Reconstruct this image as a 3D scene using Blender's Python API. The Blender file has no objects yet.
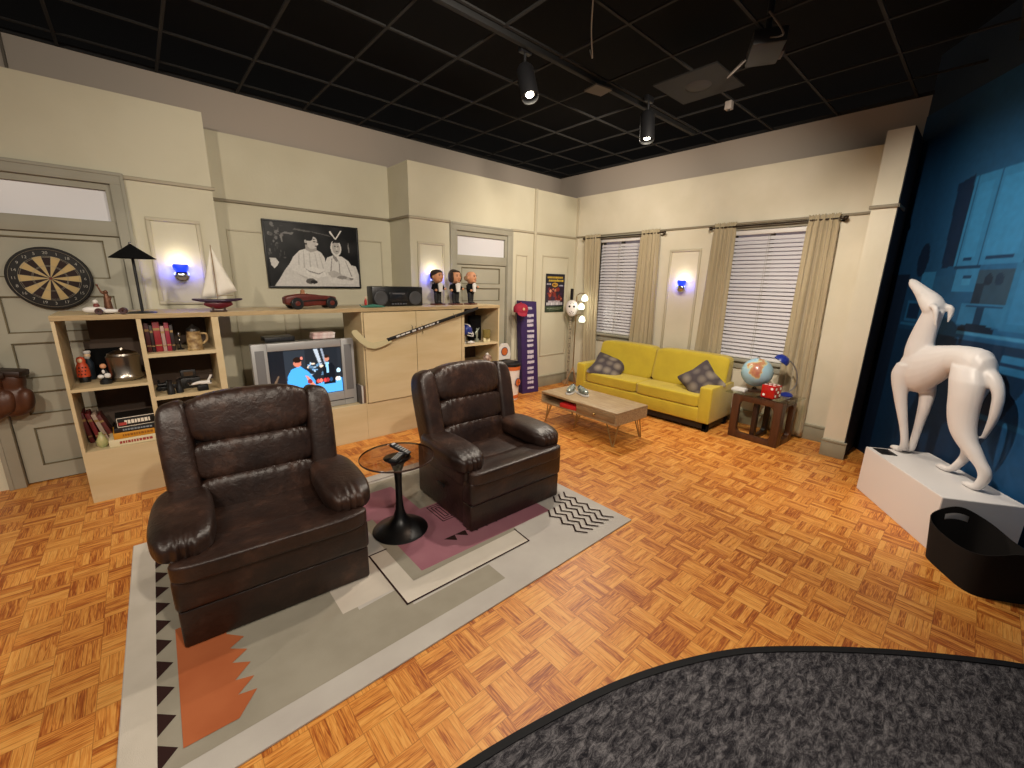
import bpy, bmesh, math, random
from mathutils import Vector, Matrix, noise
random.seed(7)
PI = math.pi
C = bpy.context.scene.collection

# ------------------------------------------------------------------ colour + materials
def lin(h):
    h = h.lstrip('#')
    v = [int(h[i:i+2], 16)/255 for i in (0, 2, 4)]
    return tuple((c/12.92 if c <= .04045 else ((c+.055)/1.055)**2.4) for c in v) + (1.0,)

def nodes(m):
    m.use_nodes = True
    nt = m.node_tree
    return nt, nt.nodes, nt.links, nt.nodes['Principled BSDF']

MATS = {}
def mat(name, colr, rough=.5, metal=0., var=0., scale=8., bump=0., bscale=60., colr2=None, spec=.5, stretch=None, trans=0., alpha=1., sheen=0., coat=0.):
    """plain surface, optionally mottled between two colours with a noise, and bumped"""
    if name in MATS: return MATS[name]
    m = bpy.data.materials.new(name)
    nt, N, L, b = nodes(m)
    b.inputs['Base Color'].default_value = lin(colr)
    b.inputs['Roughness'].default_value = rough
    b.inputs['Metallic'].default_value = metal
    b.inputs['Specular IOR Level'].default_value = spec
    b.inputs['Transmission Weight'].default_value = trans
    b.inputs['Alpha'].default_value = alpha
    b.inputs['Sheen Weight'].default_value = sheen
    b.inputs['Coat Weight'].default_value = coat
    if colr2 or bump:
        tc = N.new('ShaderNodeTexCoord')
        mp = N.new('ShaderNodeMapping')
        L.new(tc.outputs['Object'], mp.inputs['Vector'])
        if stretch: mp.inputs['Scale'].default_value = stretch
    if colr2:
        nz = N.new('ShaderNodeTexNoise'); nz.inputs['Scale'].default_value = scale; nz.inputs['Detail'].default_value = 5
        L.new(mp.outputs[0], nz.inputs['Vector'])
        cr = N.new('ShaderNodeValToRGB')
        cr.color_ramp.elements[0].position = .35; cr.color_ramp.elements[1].position = .68
        cr.color_ramp.elements[0].color = lin(colr); cr.color_ramp.elements[1].color = lin(colr2)
        L.new(nz.outputs['Fac'], cr.inputs['Fac']); L.new(cr.outputs['Color'], b.inputs['Base Color'])
    if bump:
        n2 = N.new('ShaderNodeTexNoise'); n2.inputs['Scale'].default_value = bscale; n2.inputs['Detail'].default_value = 4
        L.new(mp.outputs[0], n2.inputs['Vector'])
        bp = N.new('ShaderNodeBump'); bp.inputs['Strength'].default_value = bump; bp.inputs['Distance'].default_value = .01
        L.new(n2.outputs['Fac'], bp.inputs['Height']); L.new(bp.outputs['Normal'], b.inputs['Normal'])
    MATS[name] = m
    return m

def emat(name, colr, strength, base=None):
    if name in MATS: return MATS[name]
    m = bpy.data.materials.new(name); nt, N, L, b = nodes(m)
    b.inputs['Base Color'].default_value = lin(base or colr)
    b.inputs['Emission Color'].default_value = lin(colr)
    b.inputs['Emission Strength'].default_value = strength
    MATS[name] = m
    return m

def glass(name, colr, rough=.02, alpha=.25):
    """thin pane: mostly see-through, mirror-like at a slant"""
    if name in MATS: return MATS[name]
    m = bpy.data.materials.new(name); nt, N, L, b = nodes(m)
    out = N['Material Output']
    tr = N.new('ShaderNodeBsdfTransparent'); tr.inputs['Color'].default_value = lin(colr)
    gl = N.new('ShaderNodeBsdfGlossy'); gl.inputs['Roughness'].default_value = rough
    fr = N.new('ShaderNodeFresnel'); fr.inputs['IOR'].default_value = 1.45
    mx = N.new('ShaderNodeMixShader')
    ge = N.new('ShaderNodeNewGeometry')
    L.new(mathn(N, L, 'MULTIPLY', fr.outputs[0], mathn(N, L, 'SUBTRACT', 1.0, ge.outputs['Backfacing'])), mx.inputs['Fac']); L.new(tr.outputs[0], mx.inputs[1]); L.new(gl.outputs[0], mx.inputs[2])
    L.new(mx.outputs[0], out.inputs['Surface'])
    MATS[name] = m
    return m

def mathn(N, L, op, a, b=None, c=None):
    n = N.new('ShaderNodeMath'); n.operation = op
    for i, v in enumerate((a, b, c)):
        if v is None: continue
        if isinstance(v, (int, float)): n.inputs[i].default_value = v
        else: L.new(v, n.inputs[i])
    return n.outputs[0]

def parquet_material():
    m = bpy.data.materials.new('parquet'); nt, N, L, b = nodes(m)
    tc = N.new('ShaderNodeTexCoord'); sp = N.new('ShaderNodeSeparateXYZ'); L.new(tc.outputs['Object'], sp.inputs[0])
    S = .146
    x = mathn(N, L, 'DIVIDE', mathn(N, L, 'SUBTRACT', sp.outputs[0], .676), S)
    y = mathn(N, L, 'DIVIDE', mathn(N, L, 'SUBTRACT', sp.outputs[1], 1.203), S)
    ix = mathn(N, L, 'FLOOR', x); iy = mathn(N, L, 'FLOOR', y)
    fx = mathn(N, L, 'SUBTRACT', x, ix); fy = mathn(N, L, 'SUBTRACT', y, iy)
    par = mathn(N, L, 'ABSOLUTE', mathn(N, L, 'MODULO', mathn(N, L, 'ADD', ix, iy), 2.0))
    par = mathn(N, L, 'GREATER_THAN', par, .5)
    inv = mathn(N, L, 'SUBTRACT', 1.0, par)
    # across-the-slat coordinate: y when par=0 (slats run along x), x when par=1
    ac = mathn(N, L, 'ADD', mathn(N, L, 'MULTIPLY', fy, inv), mathn(N, L, 'MULTIPLY', fx, par))
    al = mathn(N, L, 'ADD', mathn(N, L, 'MULTIPLY', fx, inv), mathn(N, L, 'MULTIPLY', fy, par))
    n5 = 5.0
    a5 = mathn(N, L, 'MULTIPLY', ac, n5); ia = mathn(N, L, 'FLOOR', a5); fa = mathn(N, L, 'SUBTRACT', a5, ia)
    seed = N.new('ShaderNodeCombineXYZ')
    L.new(ix, seed.inputs[0]); L.new(iy, seed.inputs[1]); L.new(ia, seed.inputs[2])
    wn = N.new('ShaderNodeTexWhiteNoise'); wn.noise_dimensions = '3D'; L.new(seed.outputs[0], wn.inputs['Vector'])
    sb = N.new('ShaderNodeCombineXYZ'); L.new(ix, sb.inputs[0]); L.new(iy, sb.inputs[1])
    wb = N.new('ShaderNodeTexWhiteNoise'); wb.noise_dimensions = '3D'; L.new(sb.outputs[0], wb.inputs['Vector'])
    # grain stretched along the slat
    gv = N.new('ShaderNodeCombineXYZ')
    L.new(mathn(N, L, 'ADD', mathn(N, L, 'MULTIPLY', al, .9), mathn(N, L, 'MULTIPLY', wn.outputs['Value'], 37.)), gv.inputs[0])
    L.new(mathn(N, L, 'ADD', mathn(N, L, 'MULTIPLY', ac, 11.), mathn(N, L, 'MULTIPLY', wb.outputs['Value'], 53.)), gv.inputs[1])
    gn = N.new('ShaderNodeTexNoise'); gn.inputs['Scale'].default_value = 1.5; gn.inputs['Detail'].default_value = 7; gn.inputs['Distortion'].default_value = 1.4
    L.new(gv.outputs[0], gn.inputs['Vector'])
    t = mathn(N, L, 'ADD', mathn(N, L, 'MULTIPLY', wn.outputs['Value'], .34), mathn(N, L, 'MULTIPLY', wb.outputs['Value'], .08))
    t = mathn(N, L, 'ADD', t, mathn(N, L, 'SUBTRACT', mathn(N, L, 'MULTIPLY', gn.outputs['Fac'], 1.15), .22))
    cr = N.new('ShaderNodeValToRGB'); e = cr.color_ramp.elements
    e[0].position = .30; e[0].color = lin('#E6A656'); e[1].position = .95; e[1].color = lin('#863E14')
    for p, c in ((.44, '#DE9848'), (.60, '#CF8439'), (.76, '#A85A22')):
        k = e.new(p); k.color = lin(c)
    L.new(t, cr.inputs['Fac'])
    # thin dark seams between slats and blocks
    edge = mathn(N, L, 'MINIMUM', fa, mathn(N, L, 'SUBTRACT', 1.0, fa))
    s1 = mathn(N, L, 'LESS_THAN', edge, .035)
    ebx = mathn(N, L, 'MINIMUM', fx, mathn(N, L, 'SUBTRACT', 1.0, fx)); eby = mathn(N, L, 'MINIMUM', fy, mathn(N, L, 'SUBTRACT', 1.0, fy))
    s2 = mathn(N, L, 'LESS_THAN', mathn(N, L, 'MINIMUM', ebx, eby), .008)
    sm = mathn(N, L, 'MULTIPLY', mathn(N, L, 'MAXIMUM', s1, s2), .45)
    mx = N.new('ShaderNodeMix'); mx.data_type = 'RGBA'
    L.new(sm, mx.inputs['Factor']); L.new(cr.outputs['Color'], mx.inputs[6]); mx.inputs[7].default_value = lin('#6E3A18')
    L.new(mx.outputs[2], b.inputs['Base Color'])
    b.inputs['Roughness'].default_value = .42
    b.inputs['Specular IOR Level'].default_value = .4
    return m

def carpet_material():
    m = bpy.data.materials.new('charcoal_carpet_pattern'); nt, N, L, b = nodes(m)
    tc = N.new('ShaderNodeTexCoord'); mp = N.new('ShaderNodeMapping'); L.new(tc.outputs['Object'], mp.inputs['Vector'])
    mp.inputs['Rotation'].default_value = (0, 0, math.radians(12)); mp.inputs['Scale'].default_value = (1, 2.4, 1)
    nz = N.new('ShaderNodeTexNoise'); nz.inputs['Scale'].default_value = 17; nz.inputs['Detail'].default_value = 12; nz.inputs['Roughness'].default_value = .88
    nz.inputs['Distortion'].default_value = .5
    L.new(mp.outputs[0], nz.inputs['Vector'])
    cr = N.new('ShaderNodeValToRGB'); e = cr.color_ramp.elements
    e[0].position = .43; e[0].color = lin('#1E1D22'); e[1].position = .60; e[1].color = lin('#7C797C')
    k = e.new(.50); k.color = lin('#454347')
    L.new(nz.outputs['Fac'], cr.inputs['Fac']); L.new(cr.outputs['Color'], b.inputs['Base Color'])
    b.inputs['Roughness'].default_value = .95; b.inputs['Specular IOR Level'].default_value = .1
    n2 = N.new('ShaderNodeTexNoise'); n2.inputs['Scale'].default_value = 300
    bp = N.new('ShaderNodeBump'); bp.inputs['Strength'].default_value = .4; bp.inputs['Distance'].default_value = .004
    L.new(tc.outputs['Object'], n2.inputs['Vector']); L.new(n2.outputs['Fac'], bp.inputs['Height']); L.new(bp.outputs[0], b.inputs['Normal'])
    return m

def leather_material():
    m = bpy.data.materials.new('dark_brown_leather'); nt, N, L, b = nodes(m)
    tc = N.new('ShaderNodeTexCoord')
    nz = N.new('ShaderNodeTexNoise'); nz.inputs['Scale'].default_value = 5.5; nz.inputs['Detail'].default_value = 8; nz.inputs['Roughness'].default_value = .68
    L.new(tc.outputs['Object'], nz.inputs['Vector'])
    cr = N.new('ShaderNodeValToRGB'); e = cr.color_ramp.elements
    e[0].position = .36; e[0].color = lin('#1E120E'); e[1].position = .76; e[1].color = lin('#513629')
    k = e.new(.54); k.color = lin('#2D1C15')
    L.new(nz.outputs['Fac'], cr.inputs['Fac']); L.new(cr.outputs['Color'], b.inputs['Base Color'])
    r = N.new('ShaderNodeMapRange'); r.inputs['To Min'].default_value = .30; r.inputs['To Max'].default_value = .50
    L.new(nz.outputs['Fac'], r.inputs['Value']); L.new(r.outputs[0], b.inputs['Roughness'])
    n2 = N.new('ShaderNodeTexNoise'); n2.inputs['Scale'].default_value = 34; n2.inputs['Detail'].default_value = 6; n2.inputs['Distortion'].default_value = .6
    L.new(tc.outputs['Object'], n2.inputs['Vector'])
    v = N.new('ShaderNodeTexVoronoi'); v.inputs['Scale'].default_value = 190; L.new(tc.outputs['Object'], v.inputs['Vector'])
    h = mathn(N, L, 'ADD', mathn(N, L, 'MULTIPLY', n2.outputs['Fac'], 1.0), mathn(N, L, 'MULTIPLY', v.outputs['Distance'], .06))
    bp = N.new('ShaderNodeBump'); bp.inputs['Strength'].default_value = .35; bp.inputs['Distance'].default_value = .008
    L.new(h, bp.inputs['Height']); L.new(bp.outputs[0], b.inputs['Normal'])
    b.inputs['Specular IOR Level'].default_value = .5
    return m

def attr_material(name, rough=.6, emit=0., spec=.3, coat=0.):
    """takes the printed picture from the mesh's own colour attribute"""
    m = bpy.data.materials.new(name); nt, N, L, b = nodes(m)
    a = N.new('ShaderNodeVertexColor'); a.layer_name = 'Col'
    L.new(a.outputs['Color'], b.inputs['Base Color'])
    b.inputs['Roughness'].default_value = rough; b.inputs['Specular IOR Level'].default_value = spec
    b.inputs['Coat Weight'].default_value = coat
    if emit:
        L.new(a.outputs['Color'], b.inputs['Emission Color']); b.inputs['Emission Strength'].default_value = emit
    return m

# ------------------------------------------------------------------ mesh builder
def rotm(rx=0, ry=0, rz=0):
    return Matrix.Rotation(rz, 4, 'Z') @ Matrix.Rotation(ry, 4, 'Y') @ Matrix.Rotation(rx, 4, 'X')

class MB:
    def __init__(s): s.bm = bmesh.new()
    def add(s, tmp, M=None, mi=0):
        if M is not None: bmesh.ops.transform(tmp, matrix=M, verts=tmp.verts)
        vm = {}
        for v in tmp.verts: vm[v] = s.bm.verts.new(v.co)
        for f in tmp.faces:
            try:
                nf = s.bm.faces.new([vm[v] for v in f.verts]); nf.material_index = mi or f.material_index
            except ValueError: pass
        tmp.free(); return s
    def box(s, x0, x1, y0, y1, z0, z1, bev=0, seg=2, M=None, mi=0):
        t = bmesh.new(); bmesh.ops.create_cube(t, size=1)
        for v in t.verts: v.co = Vector(((x0+x1)/2+v.co.x*(x1-x0), (y0+y1)/2+v.co.y*(y1-y0), (z0+z1)/2+v.co.z*(z1-z0)))
        if bev: bmesh.ops.bevel(t, geom=list(t.edges), offset=bev, segments=seg, profile=.5, affect='EDGES')
        return s.add(t, M, mi)
    def tube(s, pts, r, seg=10, cap=True, mi=0, flat=1., M=None):
        """sweep a round (or flattened) section along points; r = number or list"""
        pts = [Vector(p) for p in pts]; n = len(pts)
        rs = r if isinstance(r, (list, tuple)) else [r]*n
        t = bmesh.new(); rings = []
        prev = None
        for i, p in enumerate(pts):
            d = (pts[min(i+1, n-1)]-pts[max(i-1, 0)]).normalized()
            if prev is None:
                a = Vector((0, 0, 1)) if abs(d.z) < .9 else Vector((1, 0, 0))
                u = d.cross(a).normalized()
            else:
                u = (prev - d*prev.dot(d)).normalized()
            prev = u; w = d.cross(u)
            rings.append([t.verts.new(p+(u*math.cos(2*PI*k/seg)+w*math.sin(2*PI*k/seg)*flat)*rs[i]) for k in range(seg)])
        for i in range(n-1):
            for k in range(seg):
                t.faces.new((rings[i][k], rings[i][(k+1) % seg], rings[i+1][(k+1) % seg], rings[i+1][k]))
        if cap:
            t.faces.new(rings[0][::-1]); t.faces.new(rings[-1])
        return s.add(t, M, mi)
    def cyl(s, p0, p1, r0, r1=None, seg=24, mi=0):
        return s.tube([p0, p1], [r0, r0 if r1 is None else r1], seg, mi=mi)
    def lathe(s, prof, c=(0, 0, 0), seg=32, mi=0, M=None, sx=1., sy=1.):
        t = bmesh.new(); rings = []
        for r, z in prof:
            if r < 1e-5: rings.append([t.verts.new((c[0], c[1], c[2]+z))])
            else: rings.append([t.verts.new((c[0]+r*sx*math.cos(2*PI*k/seg), c[1]+r*sy*math.sin(2*PI*k/seg), c[2]+z)) for k in range(seg)])
        for a, b in zip(rings, rings[1:]):
            if len(a) == 1 and len(b) == 1: continue
            for k in range(seg):
                k2 = (k+1) % seg
                if len(a) == 1: t.faces.new((a[0], b[k2], b[k]))
                elif len(b) == 1: t.faces.new((a[k], a[k2], b[0]))
                else: t.faces.new((a[k], a[k2], b[k2], b[k]))
        bmesh.ops.recalc_face_normals(t, faces=t.faces)
        return s.add(t, M, mi)
    def ball(s, c, r, M=None, mi=0, seg=20, rings=12):
        if isinstance(r, (int, float)): r = (r, r, r)
        t = bmesh.new(); bmesh.ops.create_uvsphere(t, u_segments=seg, v_segments=rings, radius=1)
        T = Matrix.Translation(Vector(c)) @ (M or Matrix()) @ Matrix.Diagonal((r[0], r[1], r[2], 1))
        return s.add(t, T, mi)
    def puff(s, c, half, e=4., n=14, fn=None, M=None, mi=0):
        """rounded, stuffed block (superellipsoid); fn(unit point, point) may reshape it"""
        t = bmesh.new(); bmesh.ops.create_cube(t, size=2)
        bmesh.ops.subdivide_edges(t, edges=list(t.edges), cuts=n, use_grid_fill=True)
        for v in t.verts:
            p = v.co; k = (abs(p.x)**e+abs(p.y)**e+abs(p.z)**e)**(1/e); q = p/k
            o = Vector((q.x*half[0], q.y*half[1], q.z*half[2]))
            if fn: o = fn(q, o)
            v.co = o
        T = Matrix.Translation(Vector(c)) @ (M or Matrix())
        return s.add(t, T, mi)
    def prism(s, poly, axis, a, b, M=None, mi=0, bev=0):
        """extrude a 2D outline; axis 'x': poly=(y,z), 'y': (x,z), 'z': (x,y)"""
        f = {'x': lambda p, d: (d, p[0], p[1]), 'y': lambda p, d: (p[0], d, p[1]), 'z': lambda p, d: (p[0], p[1], d)}[axis]
        t = bmesh.new(); n = len(poly)
        A = [t.verts.new(f(p, a)) for p in poly]; B = [t.verts.new(f(p, b)) for p in poly]
        t.faces.new(A); t.faces.new(B[::-1])
        for i in range(n): t.faces.new((A[i], B[i], B[(i+1) % n], A[(i+1) % n]))
        bmesh.ops.recalc_face_normals(t, faces=t.faces)
        if bev: bmesh.ops.bevel(t, geom=list(t.edges), offset=bev, segments=2, affect='EDGES')
        return s.add(t, M, mi)
    def face(s, pts, mi=0):
        f = s.bm.faces.new([s.bm.verts.new(p) for p in pts]); f.material_index = mi; return s
    def build(s, name, m, parent=None, loc=None, smooth=True, ang=38):
        bm = s.bm; bm.normal_update()
        if smooth:
            for f in bm.faces: f.smooth = True
            for e in bm.edges:
                if len(e.link_faces) == 2 and e.calc_face_angle(0) > math.radians(ang): e.smooth = False
        me = bpy.data.meshes.new(name); bm.to_mesh(me); bm.free()
        for k in (m if isinstance(m, (list, tuple)) else [m]): me.materials.append(k)
        o = bpy.data.objects.new(name, me); C.objects.link(o)
        if parent: o.parent = parent
        if loc: o.location = loc
        return o

def tag(o, label, cat, group=None):
    o['label'] = label; o['category'] = cat
    if group: o['group'] = group
    return o
def thing(name, label, cat, loc=(0, 0, 0), rz=0, group=None, rx=0, ry=0):
    o = bpy.data.objects.new(name, None); C.objects.link(o); o.empty_display_size = .05
    o.location = loc; o.rotation_euler = (rx, ry, rz)
    return tag(o, label, cat, group)
def struct(name, mb, m, **k):
    o = mb.build(name, m, **k); o['kind'] = 'structure'; return o
def remesh(o, vox, it=6):
    r = o.modifiers.new('r', 'REMESH'); r.mode = 'VOXEL'; r.voxel_size = vox; r.use_smooth_shade = True
    q = o.modifiers.new('s', 'SMOOTH'); q.iterations = it; q.factor = .5
    return o
def copy_thing(root, loc, rz=None, label=None, group=None):
    r = root.copy(); C.objects.link(r); r.location = loc
    if rz is not None: r.rotation_euler[2] = rz
    if label: r['label'] = label
    if group: r['group'] = group
    for ch in list(root.children):
        c = ch.copy(); C.objects.link(c); c.parent = r
        for g in ch.children:
            d = g.copy(); C.objects.link(d); d.parent = c
    return r

def text_part(name, txt, size, m, parent, loc, rot, depth=.001):
    cu = bpy.data.curves.new(name, 'FONT'); cu.body = txt; cu.size = size; cu.extrude = depth
    cu.align_x = 'CENTER'; cu.align_y = 'CENTER'
    t = bpy.data.objects.new(name+'_c', cu); C.objects.link(t)
    bpy.context.view_layer.update()
    me = bpy.data.meshes.new_from_object(t.evaluated_get(bpy.context.evaluated_depsgraph_get()))
    bpy.data.objects.remove(t); me.materials.clear(); me.materials.append(m)
    o = bpy.data.objects.new(name, me); C.objects.link(o); o.parent = parent
    o.location = loc; o.rotation_euler = rot
    return o

# printed pictures: a fine flat grid whose colour attribute holds the print
def inpoly(x, y, P):
    c = False; j = len(P)-1
    for i in range(len(P)):
        if (P[i][1] > y) != (P[j][1] > y) and x < (P[j][0]-P[i][0])*(y-P[i][1])/(P[j][1]-P[i][1])+P[i][0]: c = not c
        j = i
    return c
class Paint:
    """list of shapes in picture coordinates, last one on top"""
    def __init__(s, bg): s.bg = bg; s.L = []
    def poly(s, pts, c): s.L.append(('p', pts, lin(c), min(p[0] for p in pts), max(p[0] for p in pts), min(p[1] for p in pts), max(p[1] for p in pts))); return s
    def rect(s, a, b, c, d, col): return s.poly([(a, c), (b, c), (b, d), (a, d)], col)
    def ell(s, x, y, rx, ry, c, rot=0): s.L.append(('e', (x, y, rx, ry, math.cos(rot), math.sin(rot)), lin(c), x-max(rx, ry), x+max(rx, ry), y-max(rx, ry), y+max(rx, ry))); return s
    def at(s, x, y):
        for k, g, c, a, b, d, e in reversed(s.L):
            if x < a or x > b or y < d or y > e: continue
            if k == 'p':
                if inpoly(x, y, g): return c
            else:
                dx, dy = x-g[0], y-g[1]; u = dx*g[4]+dy*g[5]; v = -dx*g[5]+dy*g[4]
                if (u/g[2])**2+(v/g[3])**2 < 1: return c
        b = s.bg
        return lin(b) if isinstance(b, str) else b(x, y)
def picture(name, O, U, V, nx, ny, paint, m, parent=None, grain=0.):
    """O corner, U and V edge vectors; paint in coordinates 0..1 x 0..1"""
    O, U, V = Vector(O), Vector(U), Vector(V)
    vs = []; cols = []
    for j in range(ny+1):
        for i in range(nx+1):
            vs.append(O+U*(i/nx)+V*(j/ny))
            c = paint.at(i/nx, j/ny)
            if grain:
                g = 1+grain*noise.noise(Vector((i*.31, j*.31, 3.7)))
                c = (c[0]*g, c[1]*g, c[2]*g, 1)
            cols.append(c)
    fs = [(j*(nx+1)+i, j*(nx+1)+i+1, (j+1)*(nx+1)+i+1, (j+1)*(nx+1)+i) for j in range(ny) for i in range(nx)]
    me = bpy.data.meshes.new(name); me.from_pydata([tuple(v) for v in vs], [], fs)
    ca = me.color_attributes.new('Col', 'FLOAT_COLOR', 'POINT')
    ca.data.foreach_set('color', [v for c in cols for v in (c[0], c[1], c[2], 1.)])
    me.materials.append(m)
    o = bpy.data.objects.new(name, me); C.objects.link(o)
    if parent: o.parent = parent
    return o

# ------------------------------------------------------------------ shared materials
cream = mat('cream_wall_paint', '#CFC9B1', .75, colr2='#C6BFA6', scale=1.6, bump=.12, bscale=40)
cream_l = mat('pale_panel_paint', '#D8D0BB', .7, colr2='#CFC7B0', scale=2.5, bump=.08, bscale=60)
trimc = mat('aged_trim_paint', '#B9AE90', .6)
greytrim = mat('grey_green_woodwork', '#9E9A8A', .6, colr2='#94907F', scale=3)
doorpaint = mat('grey_green_door_paint', '#A6A291', .6, colr2='#9A9684', scale=2)
groove_tone = mat('dark_groove', '#6A6149', .8)  # darker tone for door panel edges and cupboard door gaps
basec = mat('baseboard_paint', '#8F8B77', .6, colr2='#9A9580', scale=5)
greywall = mat('upper_wall_dimmed_cream', '#A89D91', .85)  # cream greyed in the colour to stand for weaker light up there
birch = mat('birch_plywood', '#CBB892', .55, colr2='#C2AD84', scale=2.2, stretch=(1, 1, 5), bump=.03, bscale=90)
birch_e = mat('plywood_edge', '#B29A72', .6, colr2='#9A825C', scale=30, stretch=(.3, .3, 6))
darkback = mat('dark_brown_backboard', '#57483E', .8)
black = mat('black_plastic', '#101012', .45)
blackm = mat('matte_black', '#0B0B0C', .9, spec=.15)
white = mat('white_paint', '#D9D6D2', .5)
chrome = mat('chrome_metal', '#C9C9C9', .18, 1.)
silver = mat('silver_plastic', '#A8A8A8', .4, .25)
leather = leather_material()
steel = mat('dark_steel', '#3A3836', .4, .8)
red_p = mat('red_plastic', '#A81E1E', .4)
attrp = attr_material('printed_paper', .55)

# ------------------------------------------------------------------ floor, carpet
fl = MB().box(-4, 8, -3.5, 6, -.05, 0)
struct('floor', fl, parquet_material(), smooth=False)

cpts = [(-3.6, .15), (-2.4, .62), (-1.4, .86), (-.6, .955), (0, .965), (.588, .886), (.95, .81), (1.277, .715), (1.561, .595), (1.82, .451), (2.045, .275), (2.252, .09), (2.46, -.12), (2.70, -.40), (2.83, -.65), (2.86, -.9), (2.74, -1.2)]
def smoothline(P, n=5):
    out = []
    for i in range(len(P)-1):
        p0 = P[max(i-1, 0)]; p1 = P[i]; p2 = P[i+1]; p3 = P[min(i+2, len(P)-1)]
        for k in range(n):
            t = k/n
            out.append(tuple(.5*((2*p1[a])+(-p0[a]+p2[a])*t+(2*p0[a]-5*p1[a]+4*p2[a]-p3[a])*t*t+(-p0[a]+3*p1[a]-3*p2[a]+p3[a])*t**3) for a in range(len(p1))))
    out.append(P[-1]); return out
edge = [Vector(p) for p in smoothline([Vector(p) for p in cpts])]
t = thing('entry_carpet', 'charcoal and grey mottled carpet with a black curved rim in the foreground', 'carpet', (0, 0, 0))
nrm_ = []
for i, p in enumerate(edge):
    d = (edge[min(i+1, len(edge)-1)]-edge[max(i-1, 0)]).normalized(); nrm_.append(Vector((-d.y, d.x)))
MB().prism([tuple(p-q*.022) for p, q in zip(edge, nrm_)]+[(2.74, -3.4), (-3.6, -3.4)], 'z', 0, .008).build('pile', carpet_material(), t, smooth=False)
rim = MB()
n = len(edge); inn = []; outn = []
for i, p in enumerate(edge):
    d = (edge[min(i+1, n-1)]-edge[max(i-1, 0)]).normalized(); nn = Vector((-d.y, d.x))
    outn.append(p+nn*0); inn.append(p-nn*.030)
for i in range(n-1):
    a, b, c, d = outn[i], outn[i+1], inn[i+1], inn[i]
    rim.face([(a.x, a.y, .0), (b.x, b.y, .0), (b.x, b.y, .012), (a.x, a.y, .012)])
    rim.face([(a.x, a.y, .012), (b.x, b.y, .012), (c.x, c.y, .013), (d.x, d.y, .013)])
    rim.face([(d.x, d.y, .013), (c.x, c.y, .013), (c.x, c.y, .0), (d.x, d.y, .0)])
rim.build('rubber_edge', mat('black_rubber', '#0D0E13', .7, spec=.3), t)

# ------------------------------------------------------------------ rug
RX0, RX1, RY0, RY1 = -.255, 2.36, 1.37, 3.14
rg = [mat('rug_pale_wool', '#C2BCB4', .95, colr2='#B8B1AA', scale=4, bump=.3, bscale=400, spec=.1),
      mat('rug_white_wool', '#D3CABD', .95, colr2='#C9C0B2', scale=5, bump=.3, bscale=400, spec=.1),
      mat('rug_olive_wool', '#A0998A', .95, colr2='#968F80', scale=5, bump=.3, bscale=400, spec=.1),
      mat('rug_orange_wool', '#B2653F', .95, colr2='#A85C38', scale=5, spec=.1),
      mat('rug_pink_wool', '#9A6672', .95, colr2='#A3707A', scale=5, spec=.1),
      mat('rug_dark_wool', '#33211F', .95, spec=.1),
      mat('rug_bright_wool', '#C9BFB2', .95, colr2='#BFB5A8', scale=5, spec=.1),
      mat('rug_olive_grey_wool', '#938C7E', .95, spec=.1)]
rug = MB().box(RX0, RX1, RY0, RY1, 0, .010, bev=.003)
lay = [0]
def rp(pts, mi):
    lay[0] += 1; z = .0101+lay[0]*.00012
    a = sum(pts[i][0]*pts[(i+1) % len(pts)][1]-pts[(i+1) % len(pts)][0]*pts[i][1] for i in range(len(pts)))
    if a < 0: pts = pts[::-1]
    rug.face([(x, y, z) for x, y in pts], mi)
def rr(x0, x1, y0, y1, mi): rp([(x0, y0), (x1, y0), (x1, y1), (x0, y1)], mi)
def rline(pts, w, mi=5):
    for (a, b) in zip(pts, pts[1:]):
        a, b = Vector(a), Vector(b); d = (b-a).normalized(); nn = Vector((-d.y, d.x))*w/2; e = d*w/2
        z0 = lay[0]; rp([tuple(a-e+nn), tuple(b+e+nn), tuple(b+e-nn), tuple(a-e-nn)], mi)
        lay[0] = z0
    lay[0] += 1
rr(RX0+.004, -.152, RY0+.004, RY1-.004, 1)
rr(-.152, .60, 1.485, 2.95, 2)
rr(.55, 1.30, 1.485, 1.635, 2)
rr(-.152, 1.30, 1.485, 1.60, 2)
rr(.53, .80, 1.80, 2.7, 6)
rp([(.36, 1.60), (.82, 1.62), (.82, 1.79), (.36, 1.76)], 2)
for k in range(12):
    yy = 1.761-.142*2+.142*k
    rp([(-.152, yy), (-.098, yy-.052), (-.152, yy-.108)], 5)
rp([(-.085, 1.55), (.075, 1.545), (.146, 1.635), (.085, 1.652), (.148, 1.706), (.085, 1.73), (.148, 1.788), (.088, 1.83), (.148, 1.87), (.09, 1.92), (.148, 1.955), (.09, 2.02), (.1, 2.2), (-.085, 2.2)], 3)
F = [(.80, 2.14), (.795, 1.655), (1.635, 1.648), (1.648, 1.80), (.90, 1.785), (.90, 2.14)]
rp(F, 1)
rr(.61, .80, 2.14, 2.5, 0)
rr(.90, 1.66, 1.79, 3.0, 2)
rp([(.975, 1.83), (2.0, 1.815), (2.0, 2.0), (1.9, 2.42), (1.30, 2.42), (1.28, 2.86), (.975, 2.86)], 4)
rr(1.29, 2.0, 2.42, 2.97, 2)
rr(.61, .975, 2.5, 2.86, 4)
rline([(.80, 2.14), (.795, 1.655), (1.635, 1.648), (1.648, 1.80)], .010)
rline([(.62, 2.14), (.905, 2.14)], .010)
for k, wd in enumerate((.0, .022, .044)):
    rline([(1.335+wd, 2.40-wd), (1.45-wd, 2.40-wd), (1.45-wd, 2.18+wd), (1.335+wd, 2.18+wd), (1.335+wd, 2.40-wd)], .008)
for k in range(6):
    xx = 1.227+.082*k
    rp([(xx, 2.0), (xx+.082, 2.0), (xx+.062, 1.94)], 5)
rr(RX0+.15, RX1-.05, 3.03, 3.035, 5)
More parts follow.
